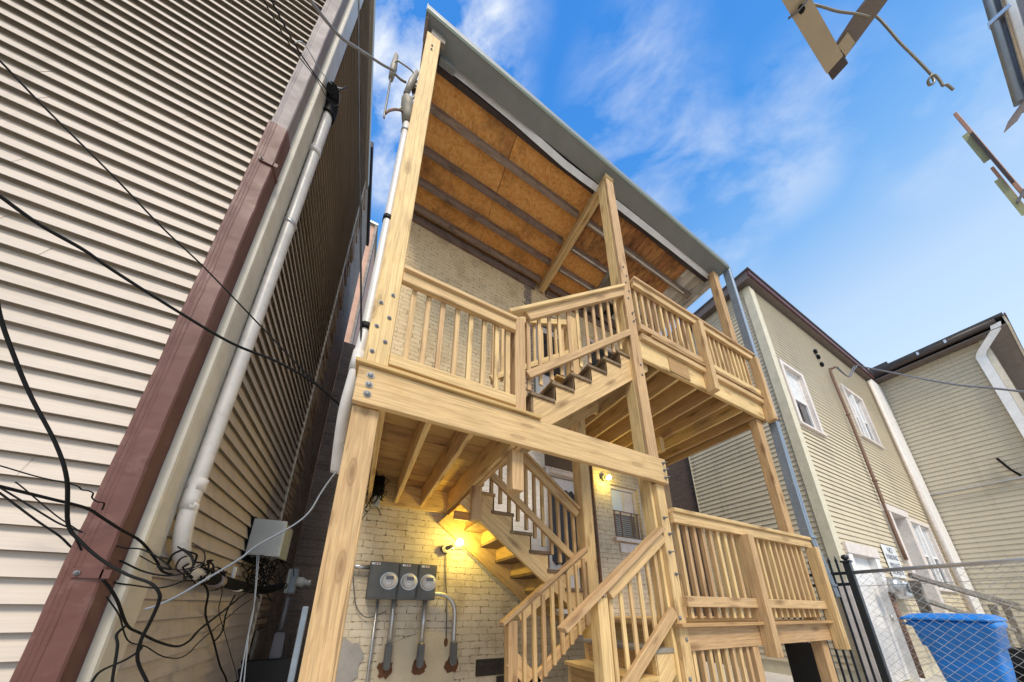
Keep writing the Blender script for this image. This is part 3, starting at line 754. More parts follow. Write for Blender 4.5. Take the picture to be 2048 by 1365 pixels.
# middle stair: first level to the landing, rising the other way along the wall
n, run, rise, XN, ZT = 7, .205, .173, 1.07, 2.30
poly = [(.87, 2.571)]
poly += [(XN - .205 + .02, 2.44)]
for k in range(n):
    xn = XN + run * k + .02; z = ZT - rise * k - .034
    poly += [(xn - run, z), (xn, z)]
poly += [(2.50, 1.142), (2.40, 1.142), (2.09, 1.142), (.75, 2.16), (.87, 2.30)]
poly = [(.87, 2.44)] + [q for q in poly[2:]]
poly = [p for i, p in enumerate(poly) if i == 0 or p != poly[i - 1]]
MS = stringer_mesh('middle_staircase', PO, poly, ((2.50, 2.538), (3.31, 3.348)), PINE, (.87, 2.5, 2.3), (2.3, 2.5, 1.2))
for k in range(n):
    z = ZT - rise * k; xn = XN + run * k
    abox('tread', MS, (xn - run - .01, xn + .028), (2.485, 3.349), (z - .033, z), TREAD if k > 0 else PINE2, .003)
    abox('riser', MS, (xn - run + .004, xn - run + .020), (2.50, 3.348), (z + .001, z + rise - .034), PINE2, .002)
abox('cleat', MS, (.80, .985), (2.85, 2.89), (2.10, 2.19), PINE)
MR = sloped('stair_railing', PO, .95, 3.255, 2.19, 2.297, 2.555, 2.593, .088)
sloped('handrail_cap', MR, .93, 3.305, 2.19, 2.335, 2.53, 2.615, .034)
sloped('bottom_rail', MR, .93, 2.71, 2.19, 1.70, 2.555, 2.593, .075)
for k in range(12):
    x = 1.0 + .102 * k; z = 3.255 - .772 * (x - .95)
    abox('baluster', MR, (x - .017, x + .017), (2.594, 2.628), (z - .81, z - .04), PINE, .002)
# lower stair: ground to the first level
n, run, rise = 6, .22, .18
poly = [(2.30, 1.105), (2.29, 1.105)]
for k in range(1, n + 1):
    z = 1.14 - rise * k - .033; xr = 2.29 - run * (k - 1); xl = xr - run
    poly += [(xr, max(z, 0)), (xl, max(z, 0))]
poly += [(1.12, 0), (1.30, 0), (2.30, .80)]
poly = [p for i, p in enumerate(poly) if i == 0 or p != poly[i - 1]]
LS = stringer_mesh('lower_staircase', PO, poly, ((1.70, 1.738), (2.44, 2.478)), PINE, (1.0, 1.7, 0.05), (2.29, 1.7, 1.1))
for k in range(1, n):
    z = 1.14 - rise * k; xr = 2.29 - run * (k - 1)
    abox('tread', LS, (xr - run - .026, xr - .002), (1.69, 2.495), (z - .032, z), GREYW if k % 2 else PINE2, .003)
    abox('riser', LS, (xr - run + .002, xr - run + .020), (1.70, 2.478), (z - rise + .001, z - .033), PINE2, .002)
NR = sloped('stair_railing', PO, 1.602, 1.376, 2.271, 1.867, 1.642, 1.680, .088)
sloped('handrail_cap', NR, 1.195, 1.125, 2.275, 1.917, 1.612, 1.70, .038)
sloped('bottom_rail', NR, 1.60, .72, 2.271, 1.262, 1.642, 1.680, .085)
abox('newel', NR, (1.508, 1.600), (1.642, 1.735), (0, 1.316), PINE)
for k in range(6):
    x = 1.665 + .108 * k; abox('baluster', NR, (x - .017, x + .017), (1.681, 1.699), (.62 + .8 * (x - 1.6), 1.34 + .733 * (x - 1.6)), PINE, .002)
FR = sloped('stair_railing', PO, 1.34, 1.185, 2.19, 1.83, 2.502, 2.540, .088)
sloped('handrail_cap', FR, 1.185, 1.118, 2.19, 1.878, 2.48, 2.565, .036)
sloped('bottom_rail', FR, 1.34, .55, 2.19, 1.22, 2.502, 2.540, .085)
abox('newel', FR, (1.255, 1.345), (2.50, 2.59), (0, 1.13), PINE)
for k in range(8):
    x = 1.40 + .103 * k; abox('baluster', FR, (x - .017, x + .017), (2.467, 2.501), (.46 + .79 * (x - 1.34), 1.16 + .75 * (x - 1.34)), PINE, .002)
sloped('brace', FR, 1.345, .87, 1.95, .28, 2.502, 2.540, .14)
# first level deck
D1 = boards('lower_deck', PO, (2.275, 4.96), (1.585, 3.385), 1.112)
abox('rim_board', D1, (2.408, 4.945), (1.642, 1.68), (.935, 1.110), PINE)
for k in range(7): abox('joist', D1, (2.48 + .39 * k, 2.518 + .39 * k), (1.682, 3.36), (.935, 1.110), PINE)
R1 = abox('lower_railing', PO, (2.408, 4.945), (1.60, 1.638), (1.965, 2.058), PINE)
abox('handrail_cap', R1, (2.408, 4.96), (1.578, 1.69), (2.0585, 2.094), PINE)
for a, b in ((2.408, 3.418), (3.512, 4.832)): abox('bottom_rail', R1, (a, b), (1.60, 1.638), (1.262, 1.347), PINE)
abox('rail_post', R1, (3.42, 3.51), (1.54, 1.641), (.845, 1.964), PINE)
abox('rail_post', R1, (4.834, 4.926), (1.54, 1.641), (.845, 1.964), PINE)
for k in range(20):
    x = 2.50 + .1175 * k
    abox('baluster', R1, (x - .018, x + .018), (1.639, 1.675), (1.172, 2.03), PINE, .002)
SC = abox('under_deck_screen', PO, (2.408, 3.27), (1.70, 1.738), (.985, 1.07), PINE)
for k in range(8):
    x = 2.47 + .106 * k; abox('baluster', SC, (x - .018, x + .018), (1.70 - .036, 1.699), (.0, 1.105 - .06 * (k == 7)), PINE, .002)
abox('screen_post', SC, (3.275, 3.365), (1.65, 1.74), (0, 1.085), PINE)
abox('bottom_rail', SC, (2.408, 3.27), (1.70, 1.738), (.22, .305), PINE)
# third level deck
D3 = boards('upper_deck', PO, (2.55, 4.95), (1.585, 2.53), 4.106, mat=PINE2)
boards('deck_boards', D3, (1.95, 4.95), (2.535, 3.385), 4.107, mat=PINE2)
abox('rim_board', D3, (2.408, 4.93), (1.642, 1.680), (3.79, 4.104), PINE)
abox('edge_board', D3, (2.408, 4.93), (1.60, 1.6415), (4.03, 4.104), PINE)
for x in (2.045, 2.375, 2.705, 3.035, 3.37, 3.685, 4.025, 4.353, 4.655, 4.91):
    abox('joist', D3, (x - .019, x + .019), (1.681 if x > 2.5 else 2.64, 3.349), (3.785, 4.104), PINE)
abox('header', D3, (1.95, 2.68), (2.60, 2.638), (3.80, 4.10), PINE)
abox('ledger', D3, (1.95, 4.93), (3.35, 3.388), (3.80, 4.104), PINE)
abox('patch_board', D3, (2.85, 3.20), (1.63, 1.6415), (3.80, 4.0), PINE2)
abox('hanging_block', D3, (3.90, 3.99), (2.60, 2.69), (3.55, 3.79), PINE)
R3 = abox('upper_railing', PO, (2.408, 4.93), (1.60, 1.638), (4.83, 4.92), PINE)
abox('handrail_cap', R3, (2.408, 4.96), (1.578, 1.69), (4.9205, 4.957), PINE)
for a, b in ((2.408, 3.508), (3.602, 4.838)): abox('bottom_rail', R3, (a, b), (1.60, 1.638), (4.17, 4.25), PINE)
abox('rail_post', R3, (3.51, 3.60), (1.54, 1.641), (3.745, 4.829), PINE)
abox('rail_post', R3, (4.84, 4.93), (1.54, 1.641), (3.745, 4.829), PINE)
for k in range(22):
    x = 2.47 + .109 * k
    if abs(x - 3.555) > .06: abox('baluster', R3, (x - .017, x + .017), (1.639, 1.674), (4.085, 4.89), PINE, .002)
BS = abox('side_railing', PO, (4.86, 4.90), (1.75, 3.2), (4.83, 4.92), PINE)
abox('bottom_rail', BS, (4.86, 4.90), (1.75, 3.2), (4.17, 4.25), PINE)
for k in range(12): abox('baluster', BS, (4.902, 4.936), (1.85 + .11 * k, 1.884 + .11 * k), (4.1, 4.89), PINE, .002)
bm = bmesh.new()                                          # nail tips coming through the deck boards
for k in range(46):
    x = R_.choice((2.705, 3.035, 3.37, 3.685, 4.025, 4.353, 4.655)) + R_.choice((-.06, .055, .10)); y = R_.uniform(1.75, 3.2)
    bm_tube(bm, [(x, y, 4.108), (x + R_.uniform(-.01, .01), y, 4.045)], .003, 5)
obj('nail_tips', bm, M['galv'], D3)
# porch roof: slopes gently to the right
def zr(x): return 7.10 - .055 * (x + .17)
def sprism(name, parent, poly, x0, x1, mat, seg=1, wob=0.0):
    """profile in (y, dz) swept along the roof slope from x0 to x1"""
    bm = bmesh.new(); prev = None; c = Vector(((x0 + x1) / 2, 0, zr((x0 + x1) / 2)))
    for i in range(seg + 1):
        x = x0 + (x1 - x0) * i / seg; w = wob * noise.noise(Vector((x * 1.3, 7.7, 0)))
        ring = [bm.verts.new(Vector((x, y, zr(x) + dz + w)) - c) for y, dz in poly]
        if prev:
            for k in range(len(poly)): bm.faces.new((prev[k], prev[(k + 1) % len(poly)], ring[(k + 1) % len(poly)], ring[k]))
        else: first = ring
        prev = ring
    bm.faces.new(first[::-1]); bm.faces.new(prev)
    bmesh.ops.recalc_face_normals(bm, faces=list(bm.faces))
    return obj(name, bm, mat, parent, Matrix.Translation(c))
RF = sprism('porch_roof', PO, [(1.60, .16), (3.55, .16), (3.55, .22), (1.60, .22)], -.17, 5.10, M['roof'], 6)
sprism('sheathing', RF, [(1.86, .10), (3.39, .10), (3.39, .125), (1.86, .125)], -.15, 1.046, OSB)
sprism('sheathing', RF, [(1.86, .104), (3.39, .104), (3.39, .129), (1.86, .129)], 1.054, 2.32, OSB)
bmp = bmesh.new()
def ceiling(name, x0, x1, y0, y1, w, mat):
    bm = bmesh.new(); c = Vector(((x0 + x1) / 2, (y0 + y1) / 2, zr((x0 + x1) / 2) + .105)); x = x0
    while x < x1 - .01:
        xe = min(x + w, x1); j = R_.uniform(-.004, .004)
        vs = bm_box(bm, (y0, -(xe - .004), 0), (y1, -x, .02))           # local x runs across the rafters so that the grain does
        for v in vs:
            X = -v.co.y; v.co = Vector((v.co.x - c.y, v.co.y + c.x, zr(X) + .105 + v.co.z + j - c.z))
        x = xe
    return obj(name, bm, mat, RF, Matrix.Translation(c) @ Matrix.Rotation(math.pi / 2, 4, 'Z'))
ceiling('ceiling_planks', 2.40, 4.45, 1.87, 2.60, .105, CEILP)
ceiling('peeling_planks', 4.45, 4.98, 1.87, 2.60, .085, PEEL)
ceiling('ceiling_planks', 2.40, 3.30, 2.60, 3.39, .30, OSB)
ceiling('peeling_planks', 3.30, 3.75, 2.60, 3.39, .45, GREYW)
ceiling('dark_planks', 3.75, 3.95, 2.60, 3.39, .10, M['darkp'])
ceiling('peeling_planks', 3.95, 4.98, 2.60, 3.39, .085, PEEL)
for y in (2.20, 2.595, 2.945, 3.27):
    for a, b, mt in ((-.13, 2.26, RAFT), (2.41, 4.95, RAFT)):
        board('rafter', RF, ((a), y, zr(a) + .045), ((b), y, zr(b) + .045), .058, .105, mt)
for y in (2.19, 2.58, 2.935): board('furring_strip', RF, (2.45, y, zr(2.45) - .014), (4.7, y, zr(4.7) - .014), .022, .012, PEEL)
sprism('header', RF, [(1.85, .0), (1.905, .01), (1.905, .10), (1.85, .10)], -.15, 4.95, M['charred'], 60, .03)
board('ledger', RF, (-.11, 3.375, zr(-.1) - .03), (2.2, 3.375, zr(2.2) - .03), .045, .15, RAFT)
board('ledger', RF, (2.45, 3.375, zr(2.45) - .03), (4.9, 3.375, zr(4.9) - .03), .045, .15, RAFT)
abox('cross_beam', RF, (2.285, 2.325), (1.66, 3.36), (6.862, 6.985), PINE); abox('cross_beam', RF, (2.328, 2.395), (1.70, 3.36), (6.862, 6.98), PINE)
abox('end_beam', RF, (4.86, 4.95), (1.72, 3.38), (6.72, 6.84), PEEL)
board('brace', RF, (3.22, 2.55, 6.86), (3.30, 3.36, 6.80), .08, .03, GREYW)
board('rake_board', RF, (-.175, 1.6, 7.15), (-.175, 3.5, 7.15), .03, .20, RAFT)
board('post_cap', RF, (-.12, 1.66, 7.0), (.03, 1.66, 7.0), .05, .14, GREYW)
board('post_cap', RF, (2.27, 1.66, 6.90), (2.41, 1.66, 6.90), .05, .07, PINE)
GU = sprism('gutter', RF, [(1.572, .14), (1.578, .14), (1.584, .008), (1.775, .008), (1.775, .0), (1.578, .0), (1.566, .06)], -.19, 4.98, M['gutter'], 40, .006)
sprism('gutter_edge', GU, [(1.556, -.004), (1.574, -.010), (1.580, .004), (1.566, .018)], -.192, 4.985, M['lip'], 40, .006)
box_part('end_cap', GU, (-.197, 1.566, 7.10), (-.190, 1.775, 7.24), M['gutter'])
bm = bmesh.new(); prev = None                              # loose white flashing hanging below the soffit
zz = [(.10, .03), (.45, .04), (.95, .02), (1.30, -.03), (1.70, -.085), (2.0, -.075), (2.25, -.05), (2.6, -.05), (3.2, -.035), (3.9, -.02), (4.6, -.02), (4.9, -.01)]
for x, dz in zz:
    ring = [bm.verts.new((x, y, zr(x) + dz + h)) for y, h in ((1.780, .035), (1.838, -.008), (1.840, .0), (1.784, .043))]
    if prev:
        for k in range(4): bm.faces.new((prev[k], prev[(k + 1) % 4], ring[(k + 1) % 4], ring[k]))
    prev = ring
bmesh.ops.recalc_face_normals(bm, faces=list(bm.faces)); obj('loose_flashing', bm, M['sheetw'], RF)
board('corner_flashing', RF, (.0, 1.79, 7.06), (.17, 1.79, 7.05), .06, .09, M['gutter'])
def square_pipe(name, parent, pts, w, d, mat):
    bm = bmesh.new(); prev = None
    P = [Vector(p) for p in pts]
    for i, p in enumerate(P):
        prof = [(-w, -d), (-w * .35, -d), (-w * .25, -d * .8), (w * .25, -d * .8), (w * .35, -d), (w, -d), (w, d), (-w, d)]
        ring = [bm.verts.new(p + Vector((a, b, 0))) for a, b in prof]
        if prev:
            for k in range(8): bm.faces.new((prev[k], prev[(k + 1) % 8], ring[(k + 1) % 8], ring[k]))
        prev = ring
    bmesh.ops.recalc_face_normals(bm, faces=list(bm.faces))
    return obj(name, bm, mat, parent)
DS = square_pipe('downspout', RF, DSP, .055, .042, M['bluegrey'])
for z in (2.09, 1.52): box_part('band', DS, (DSX(z) - .07, 1.565, z), (DSX(z) + .062, 1.668, z + .03), M['bluegrey'], .003)
for z in (3.80,): box_part('band', DS, (DSX(z) - .075, 1.562, z), (DSX(z) + .064, 1.67, z + .035), M['rust'], .003)

# ---------------------------------------------------------------- electric service on the brick wall and the porch
MB = thing('meter_cabinet', 'dark grey cabinet with three round electric meters on the white brick wall under the stairs', 'electric meter', (.43, 3.39, 1.48))
for x0, x1, mx in ((.094, .371, .285), (.373, .561, .479), (.563, .760, .674)):
    bm = bmesh.new(); c = Vector(((x0 + x1) / 2, 3.32, 1.487)); bm_box(bm, (x0 - c.x, -.07, -.183), (x1 - c.x, .068, .183), .006)
    bm_box(bm, (x0 + .012 - c.x, -.076, -.165), (x1 - .012 - c.x, -.0705, .165), .002)
    s = obj('cabinet_section', bm, M['meter'], MB, Matrix.Translation(c))
    tube('meter_ring', s, [(mx, 3.243, 1.482), (mx, 3.225, 1.482)], .085, M['galv'], 28)
    mt = tube('meter_dial', s, [(mx, 3.226, 1.482), (mx, 3.19, 1.482), (mx, 3.175, 1.482), (mx, 3.17, 1.482)], .07, M['dial'], 28, rad=[.073, .071, .062, .04])
    box_part('dial_window', mt, (mx - .035, 3.163, 1.49), (mx + .035, 3.1695, 1.525), M['fitting'])
    box_part('dial_plate', mt, (mx - .03, 3.165, 1.445), (mx + .012, 3.1695, 1.465), M['signw'])
    cxl = x0 + .05 if mx < .3 else (x0 + x1) / 2 - .03
    lb = box_part('sticker', s, (cxl - .038, 3.240, 1.635), (cxl + .042, 3.2435, 1.655), M['signw'])
    ball('sticker_mark', lb, (cxl, 3.2395, 1.645), .007, M['ink'], 1, .2, 1); box_part('sticker_mark', lb, (cxl + .016, 3.2388, 1.639), (cxl + .032, 3.2399, 1.651), M['red'])
def fitting(parent, x, z):
    bm = bmesh.new(); bm_box(bm, (-.034, -.04, -.12), (.034, .04, .12), .022)
    f = obj('conduit_body', bm, M['fitting'], parent, Matrix.Translation((x, 3.33, z)))
    box_part('cover', f, (x - .026, 3.283, z - .10), (x + .026, 3.289, z + .10), M['meter'])
for x, z1, r in ((.367, .90, .024), (.678, .87, .024)):
    c = tube('conduit', MB, [(x, 3.33, 1.302), (x, 3.33, z1 - .02)], r, M['galv'], 14); fitting(c, x, .78)
c = tube('conduit', MB, [(.755, 3.33, 1.37), (.84, 3.33, 1.37), (.93, 3.33, 1.34), (.985, 3.33, 1.27), (1.01, 3.33, 1.17), (1.015, 3.33, .86)], .024, M['galv'], 14, 5); fitting(c, 1.02, .78)
tube('conduit', MB, [(.213, 3.35, 1.302), (.213, 3.35, .1)], .013, M['galv'], 10)
tube('conduit', MB, [(.095, 3.345, 1.615), (-.1, 3.345, 1.615)], .024, M['galv'], 12)
tube('ground_wire', MB, [(-.06, 3.37, 1.58), (-.03, 3.36, 1.45), (.02, 3.36, 1.25), (.10, 3.355, 1.15), (.18, 3.35, 1.14), (.30, 3.345, 1.19)], .005, M['meter'], 6, 5)

def lamp(name, label, box, bulb, mat):
    t = thing(name, label, 'wall lamp', box, 'lit lamps on the brick wall')
    bm = bmesh.new(); b = Vector(box); bm_tube(bm, [b + Vector((0, .03, 0)), b + Vector((0, -.035, 0))], .05, 20); obj('junction_box', bm, M['fitting'], t)
    v = Vector(bulb); d = (v - b).normalized()
    tube('lamp_holder', t, [b + Vector((0, -.02, 0)), v - d * .045], .02, M['fitting'], 12)
    ball('bulb', t, bulb, .036, M[mat], seg=16)
    return t
L1 = lamp('wall_lamp', 'lit bare bulb on a grey round box beside the meters under the stairs', (.865, 3.36, 1.875), (.975, 3.17, 1.93), 'bulb')
tube('conduit', L1, [(.90, 3.375, 1.885), (1.02, 3.372, 1.90), (1.10, 3.37, 1.885), (1.20, 3.37, 1.80), (1.9, 3.37, 1.24)], .011, M['galv'], 8, 5)
tube('cable', L1, [(.88, 3.378, 1.83), (.90, 3.375, 1.5), (.925, 3.375, 1.3), (.945, 3.375, .93)], .006, M['meter'], 6, 4)
L2 = lamp('wall_lamp', 'lit bulb high on the brick between the door and the barred window', (3.44, 3.37, 3.30), (3.43, 3.25, 3.255), 'bulb_dim')

SM = thing('service_mast', 'pale conduit mast strapped to the left porch post with a weatherhead on top', 'electric mast', (-.2, 1.75, 2.1))
mp_ = tube('mast_pipe', SM, [(-.178, 1.72, 5.36), (-.178, 1.72, 3.2), (-.19, 1.735, 2.75), (-.20, 1.75, 2.55), (-.215, 1.80, 2.38), (-.22, 1.90, 2.22), (-.22, 2.02, 2.05)], .034, M['cream_pipe'], 16, 6)
for z in (4.02, 2.95): tube('clamp', mp_, [(-.178, 1.72, z - .02), (-.178, 1.72, z + .025)], .040, M['black'], 14)
tube('coupling', mp_, [(-.194, 1.742, 2.62), (-.188, 1.733, 2.76)], .040, M['cream_pipe'], 16)
tube('clamp', mp_, [(-.178, 1.72, 5.20), (-.178, 1.72, 5.23)], .042, M['galv'], 14)
bm = bmesh.new(); bm_tube(bm, [(-.178, 1.72, 5.33), (-.182, 1.715, 5.42), (-.195, 1.69, 5.50), (-.21, 1.66, 5.56), (-.22, 1.64, 5.58)], .05, 16, True, 0, [.042, .056, .06, .05, .02])
obj('weatherhead', bm, M['agedmetal'], SM)
ib = tube('insulator', SM, [(-.165, 1.70, 5.86), (-.165, 1.69, 5.99)], .03, M['dkgutter'], 10, rad=[.034, .026])
tube('bracket', SM, [(-.165, 1.70, 5.86), (-.185, 1.70, 5.70), (-.178, 1.72, 5.36)], .010, M['galv'], 8)
SPL = []
for i, (pts, lab) in enumerate(((((-.369, 1.66, 6.13), (-.367, 1.66, 5.90), (-.368, 1.66, 5.70)), 'grey cable splice cover nearest the siding house, above the mast'), (((-.178, 1.66, 6.10), (-.205, 1.66, 5.88), (-.232, 1.66, 5.62)), 'grey cable splice cover close to the porch post, right of its twin'))):
    bm = bmesh.new(); bm_tube(bm, pts, .02, 10, True, 0, [.018, .028, .020])
    o = obj('cable_splice', bm, M['agedmetal'], None); tag(o, lab, 'splice', 'splices on the service drop')

UB_ = thing('utility_box', 'light grey ribbed cable box on the siding wall above the black sleeve', 'utility box', (-.76, 3.37, 1.8))
bm = bmesh.new(); c = Vector((-.765, 3.37, 1.80)); bm_box(bm, (-.115, -.165, -.155), (.115, .175, .155), .008); obj('case', bm, M['boxgrey'], UB_, Matrix.Translation(c))
bm = bmesh.new(); bm_box(bm, (-.885, 3.192, 1.643), (-.645, 3.203, 1.963), .003)
for k in range(9): bm_box(bm, (-.755 + .0115 * k, 3.188, 1.65), (-.750 + .0115 * k, 3.1925, 1.955), 0)
obj('ribbed_cover', bm, M['boxgrey'], UB_)
box_part('mounting_board', UB_, (-.912, 3.22, 1.60), (-.882, 3.60, 1.98), M['black'])
bm = bmesh.new()
for k in range(34):                                       # wires spilling out underneath
    p = [Vector((R_.uniform(-.84, -.68), R_.uniform(3.22, 3.5), 1.645))]
    for q in range(5): p.append(p[-1] + Vector((R_.uniform(-.07, .07), R_.uniform(-.06, .06), -R_.uniform(.0, .10))))
    bm_tube(bm, p, R_.choice((.003, .004, .006)), 5, True, 4)
tag(obj('wire_tangle', bm, M['black'], None), 'tangle of thin black wires spilling out below the light grey cable box', 'wires')

DB = thing('disconnect_switch', 'grey power switch box with a round white connector, low between siding and post', 'switch box', (-.66, 4.1, 1.5))
box_part('case', DB, (-.72, 4.14, 1.365), (-.625, 4.24, 1.635), M['boxgrey'], .008)
box_part('cover', DB, (-.685, 4.12, 1.37), (-.63, 4.139, 1.63), M['bluegrey'], .004)
tube('connector', DB, [(-.63, 4.18, 1.50), (-.56, 4.18, 1.49), (-.55, 4.18, 1.49), (-.54, 4.18, 1.49), (-.48, 4.18, 1.485)], .05, M['boxgrey'], 16, rad=[.055, .055, .042, .034, .034])
for x in (-.525, -.50): tube('ring', DB, [(x, 4.18, 1.488), (x + .01, 4.18, 1.488)], .044, M['silver'], 16)
tube('handle_tube', DB, [(-.662, 4.12, 1.32), (-.667, 4.12, .97)], .026, M['fitting'], 14)
bm = bmesh.new(); bm_prism(bm, [(-.70, .97), (-.61, .965), (-.60, .72), (-.62, .665), (-.69, .66), (-.705, .70)], 'y', 4.06, 4.13); bmesh.ops.bevel(bm, geom=list(bm.edges), offset=.012, segments=2, affect='EDGES'); obj('conduit_body', bm, M['fitting'], DB)
box_part('wall_bracket', DB, (-.99, 4.17, 1.42), (-.72, 4.21, 1.46), M['fitting'])
t = box_part('metal_sheet', None, (-.345, 2.79, .0), (-.305, 2.815, 1.235), M['bluegrey'], .004); tag(t, 'narrow blue grey metal sheet standing just left of the near porch post', 'metal sheet')
t = box_part('timber_plank', None, (-.90, 4.2, .66), (-.87, 5.1, .98), GREYW, .006); tag(t, 'dirty grey plank along the foot of the sooty brick wall', 'plank')
t = box_part('black_sheet', None, (-.93, 4.0, 0), (-.2, 4.05, .72), M['darkp'], .01); tag(t, 'flat black sheet across the gangway below the switch box', 'tarp')  # plain near-black sheet spanning the gangway

NB = thing('junction_box', 'open black junction box wrapped in loose wires under the landing', 'junction box', (.06, 3.2, 2.45))
box_part('case', NB, (.02, 3.22, 2.36), (.115, 3.345, 2.60), M['black'], .008)
box_part('lower_box', NB, (.03, 3.24, 2.24), (.10, 3.34, 2.355), M['boxgrey'], .006)
bm = bmesh.new()
for k in range(22):
    p = [Vector((R_.uniform(-.03, .11), R_.uniform(3.10, 3.25), R_.uniform(2.40, 2.6)))]
    for q in range(5): p.append(p[-1] + Vector((R_.uniform(-.06, .05), R_.uniform(-.05, .05), R_.uniform(-.10, .03))))
    bm_tube(bm, p, .004, 5, True, 4)
obj('loose_wires', bm, M['black'], NB)

# ---------------------------------------------------------------- siding house on the right
RH = thing('siding_house', 'yellowish siding house with white framed windows and a maroon eave, right of the porch', 'house', (8.05, 2.3, 0))
wins = [(8.32, 9.50, 5.20, 6.98), (12.38, 14.0, 6.02, 7.83), (13.40, 15.32, 1.80, 3.72)]
drs = [(8.52, 9.82, 0, 2.42), (11.72, 13.05, 1.2, 3.70)]
hl = [(a - .02 - 8.05, b + .02 - 8.05, c - .02, d + .02) for a, b, c, d in wins + drs]
wall_holes('wall', RH, 'y', 2.316, .2, (8.06, 16.7), (0, 9.3), [(a, b, max(c, .01), d) for a, b, c, d in wins + drs], M['trimR'])
box_part('wall', RH, (8.068, 2.52, 0), (8.3, 4.58, 9.3), M['trimR'])
box_part('room', RH, (8.3, 3.2, 0), (16.6, 3.3, 9), M['dark'])
siding('siding', RH, (8.05, 2.3, 0), (1, 0, 0), (0, -1, 0), 8.6, .25, 9.25, SID_R, e=.112, lap=.018, holes=hl)
siding('siding', RH, (8.05, 4.58, 0), (0, -1, 0), (-1, 0, 0), 2.26, .25, 9.1, SID_R, e=.112, lap=.018)
prism('corner_trim', RH, [(8.015, 2.268), (8.26, 2.268), (8.26, 2.3), (8.05, 2.3), (8.05, 2.42), (8.015, 2.42)], 'z', 1.75, 9.2, M['trimR'])
prism('corner_board', RH, [(7.99, 2.262), (8.30, 2.262), (8.30, 2.3), (8.05, 2.3), (8.05, 2.44), (7.99, 2.44)], 'z', 0, 1.748, M['pinkwhite'])
box_part('foundation', RH, (8.1, 2.29, 0), (8.5, 2.315, .249), M['cement'])
box_part('brick_wall', RH, (8.10, 4.60, 0), (9.5, 12, 8.4), BR_R)
box_part('edge_trim', RH, (8.03, 4.58, 0), (8.06, 4.60, 9.1), M['trimR'])
box_part('eave', RH, (7.86, 2.17, 9.29), (16.0, 4.6, 9.33), M['soffit'])
box_part('fascia', RH, (7.82, 2.13, 9.33), (16.0, 2.17, 9.48), M['maroon'])
box_part('fascia', RH, (7.82, 2.171, 9.25), (7.86, 4.6, 9.48), M['soffit'])
box_part('roof', RH, (7.8, 2.11, 9.481), (16.0, 9, 9.54), M['roof'])
def cased_window(x0, x1, z0, z1, double, upper, lower, y=2.3, depth=.09):
    f = .13
    bm = bmesh.new()
    bm_box(bm, (x0, y - .045, z0), (x0 + f, y + .05, z1)); bm_box(bm, (x1 - f, y - .045, z0), (x1, y + .05, z1))
    bm_box(bm, (x0 + f, y - .043, z1 - .10), (x1 - f, y + .05, z1)); bm_box(bm, (x0 - .03, y - .07, z0 - .05), (x1 + .03, y + .05, z0))
    w = obj('window', bm, M['pinkwhite'], RH)
    cols = [(x0 + f, x1 - f)] if not double else [(x0 + f, (x0 + x1) / 2 - .07), ((x0 + x1) / 2 + .07, x1 - f)]
    if double: box_part('mullion', w, ((x0 + x1) / 2 - .07, y - .02, z0), ((x0 + x1) / 2 + .07, y + .05, z1 - .1), M['white'])
    zm = (z0 + z1 - .1) / 2
    for a, b in cols:
        bm = bmesh.new()
        for (p, q, r, s_) in ((a, a + .05, z0, z1 - .1), (b - .05, b, z0, z1 - .1)): bm_box(bm, (p, y + .03, r), (q, y + .08, s_))
        bm_box(bm, (a + .05, y + .03, zm - .03), (b - .05, y + .08, zm + .03)); bm_box(bm, (a + .05, y + .03, z0), (b - .05, y + .08, z0 + .05)); bm_box(bm, (a + .05, y + .03, z1 - .15), (b - .05, y + .08, z1 - .1))
        obj('sash', bm, M['white'], w)
        box_part('pane', w, (a + .05, y + .05, zm + .03), (b - .05, y + .056, z1 - .15), M[upper])
        box_part('pane', w, (a + .05, y + .06, z0 + .05), (b - .05, y + .066, zm - .03), M[lower])
    return w
cased_window(*wins[0], False, 'sheetw', 'glass')
cased_window(*wins[1], True, 'glassl', 'glass')
cased_window(*wins[2], True, 'glassl', 'glass')
d = box_part('door', RH, (8.60, 2.36, .02), (9.74, 2.40, 2.32), M['white'], .004)
for a, b in ((.15, .95), (1.15, 2.1)): box_part('door_panel', d, (8.78, 2.35, a), (9.56, 2.359, b), M['white'], .006)
tube('handle', d, [(9.66, 2.30, 1.05), (9.66, 2.30, 1.17)], .02, M['galv'])
box_part('door_frame', RH, (8.42, 2.25, 0), (8.595, 2.38, 2.30), M['white'], .004); box_part('door_frame', RH, (9.745, 2.25, 0), (9.95, 2.38, 2.30), M['white'], .004)
box_part('door_head', RH, (8.40, 2.235, 2.30), (10.0, 2.38, 2.53), M['pinkwhite'], .006)
d = box_part('door', RH, (11.85, 2.46, 1.22), (12.92, 2.50, 3.60), M['boxgrey'], .004)
for zz_ in (2.9, 3.15): box_part('hinge', d, (11.86, 2.43, zz_), (11.92, 2.459, zz_ + .1), M['galv'])
box_part('door_frame', RH, (11.62, 2.20, 1.2), (11.84, 2.48, 3.62), M['pinkwhite'], .004); box_part('door_frame', RH, (12.93, 2.20, 1.2), (13.15, 2.48, 3.62), M['pinkwhite'], .004)
box_part('door_head', RH, (11.60, 2.19, 3.62), (13.2, 2.48, 3.82), M['pinkwhite'], .006)
box_part('corner_board', RH, (15.75, 2.17, 0), (16.64, 2.28, 9.25), M['white'], .006)
tube('side_pipe', RH, [(15.60, 2.21, .1), (15.60, 2.21, 9.1)], .05, M['pinkwhite'], 10)
rp = tube('rusty_pipe', RH, [(11.62, 2.22, 2.4), (11.62, 2.22, 3.9), (11.63, 2.21, 6.0), (11.645, 2.22, 7.85), (11.65, 2.17, 7.98), (11.68, 2.10, 8.0)], .032, M['rust'], 12, 3)
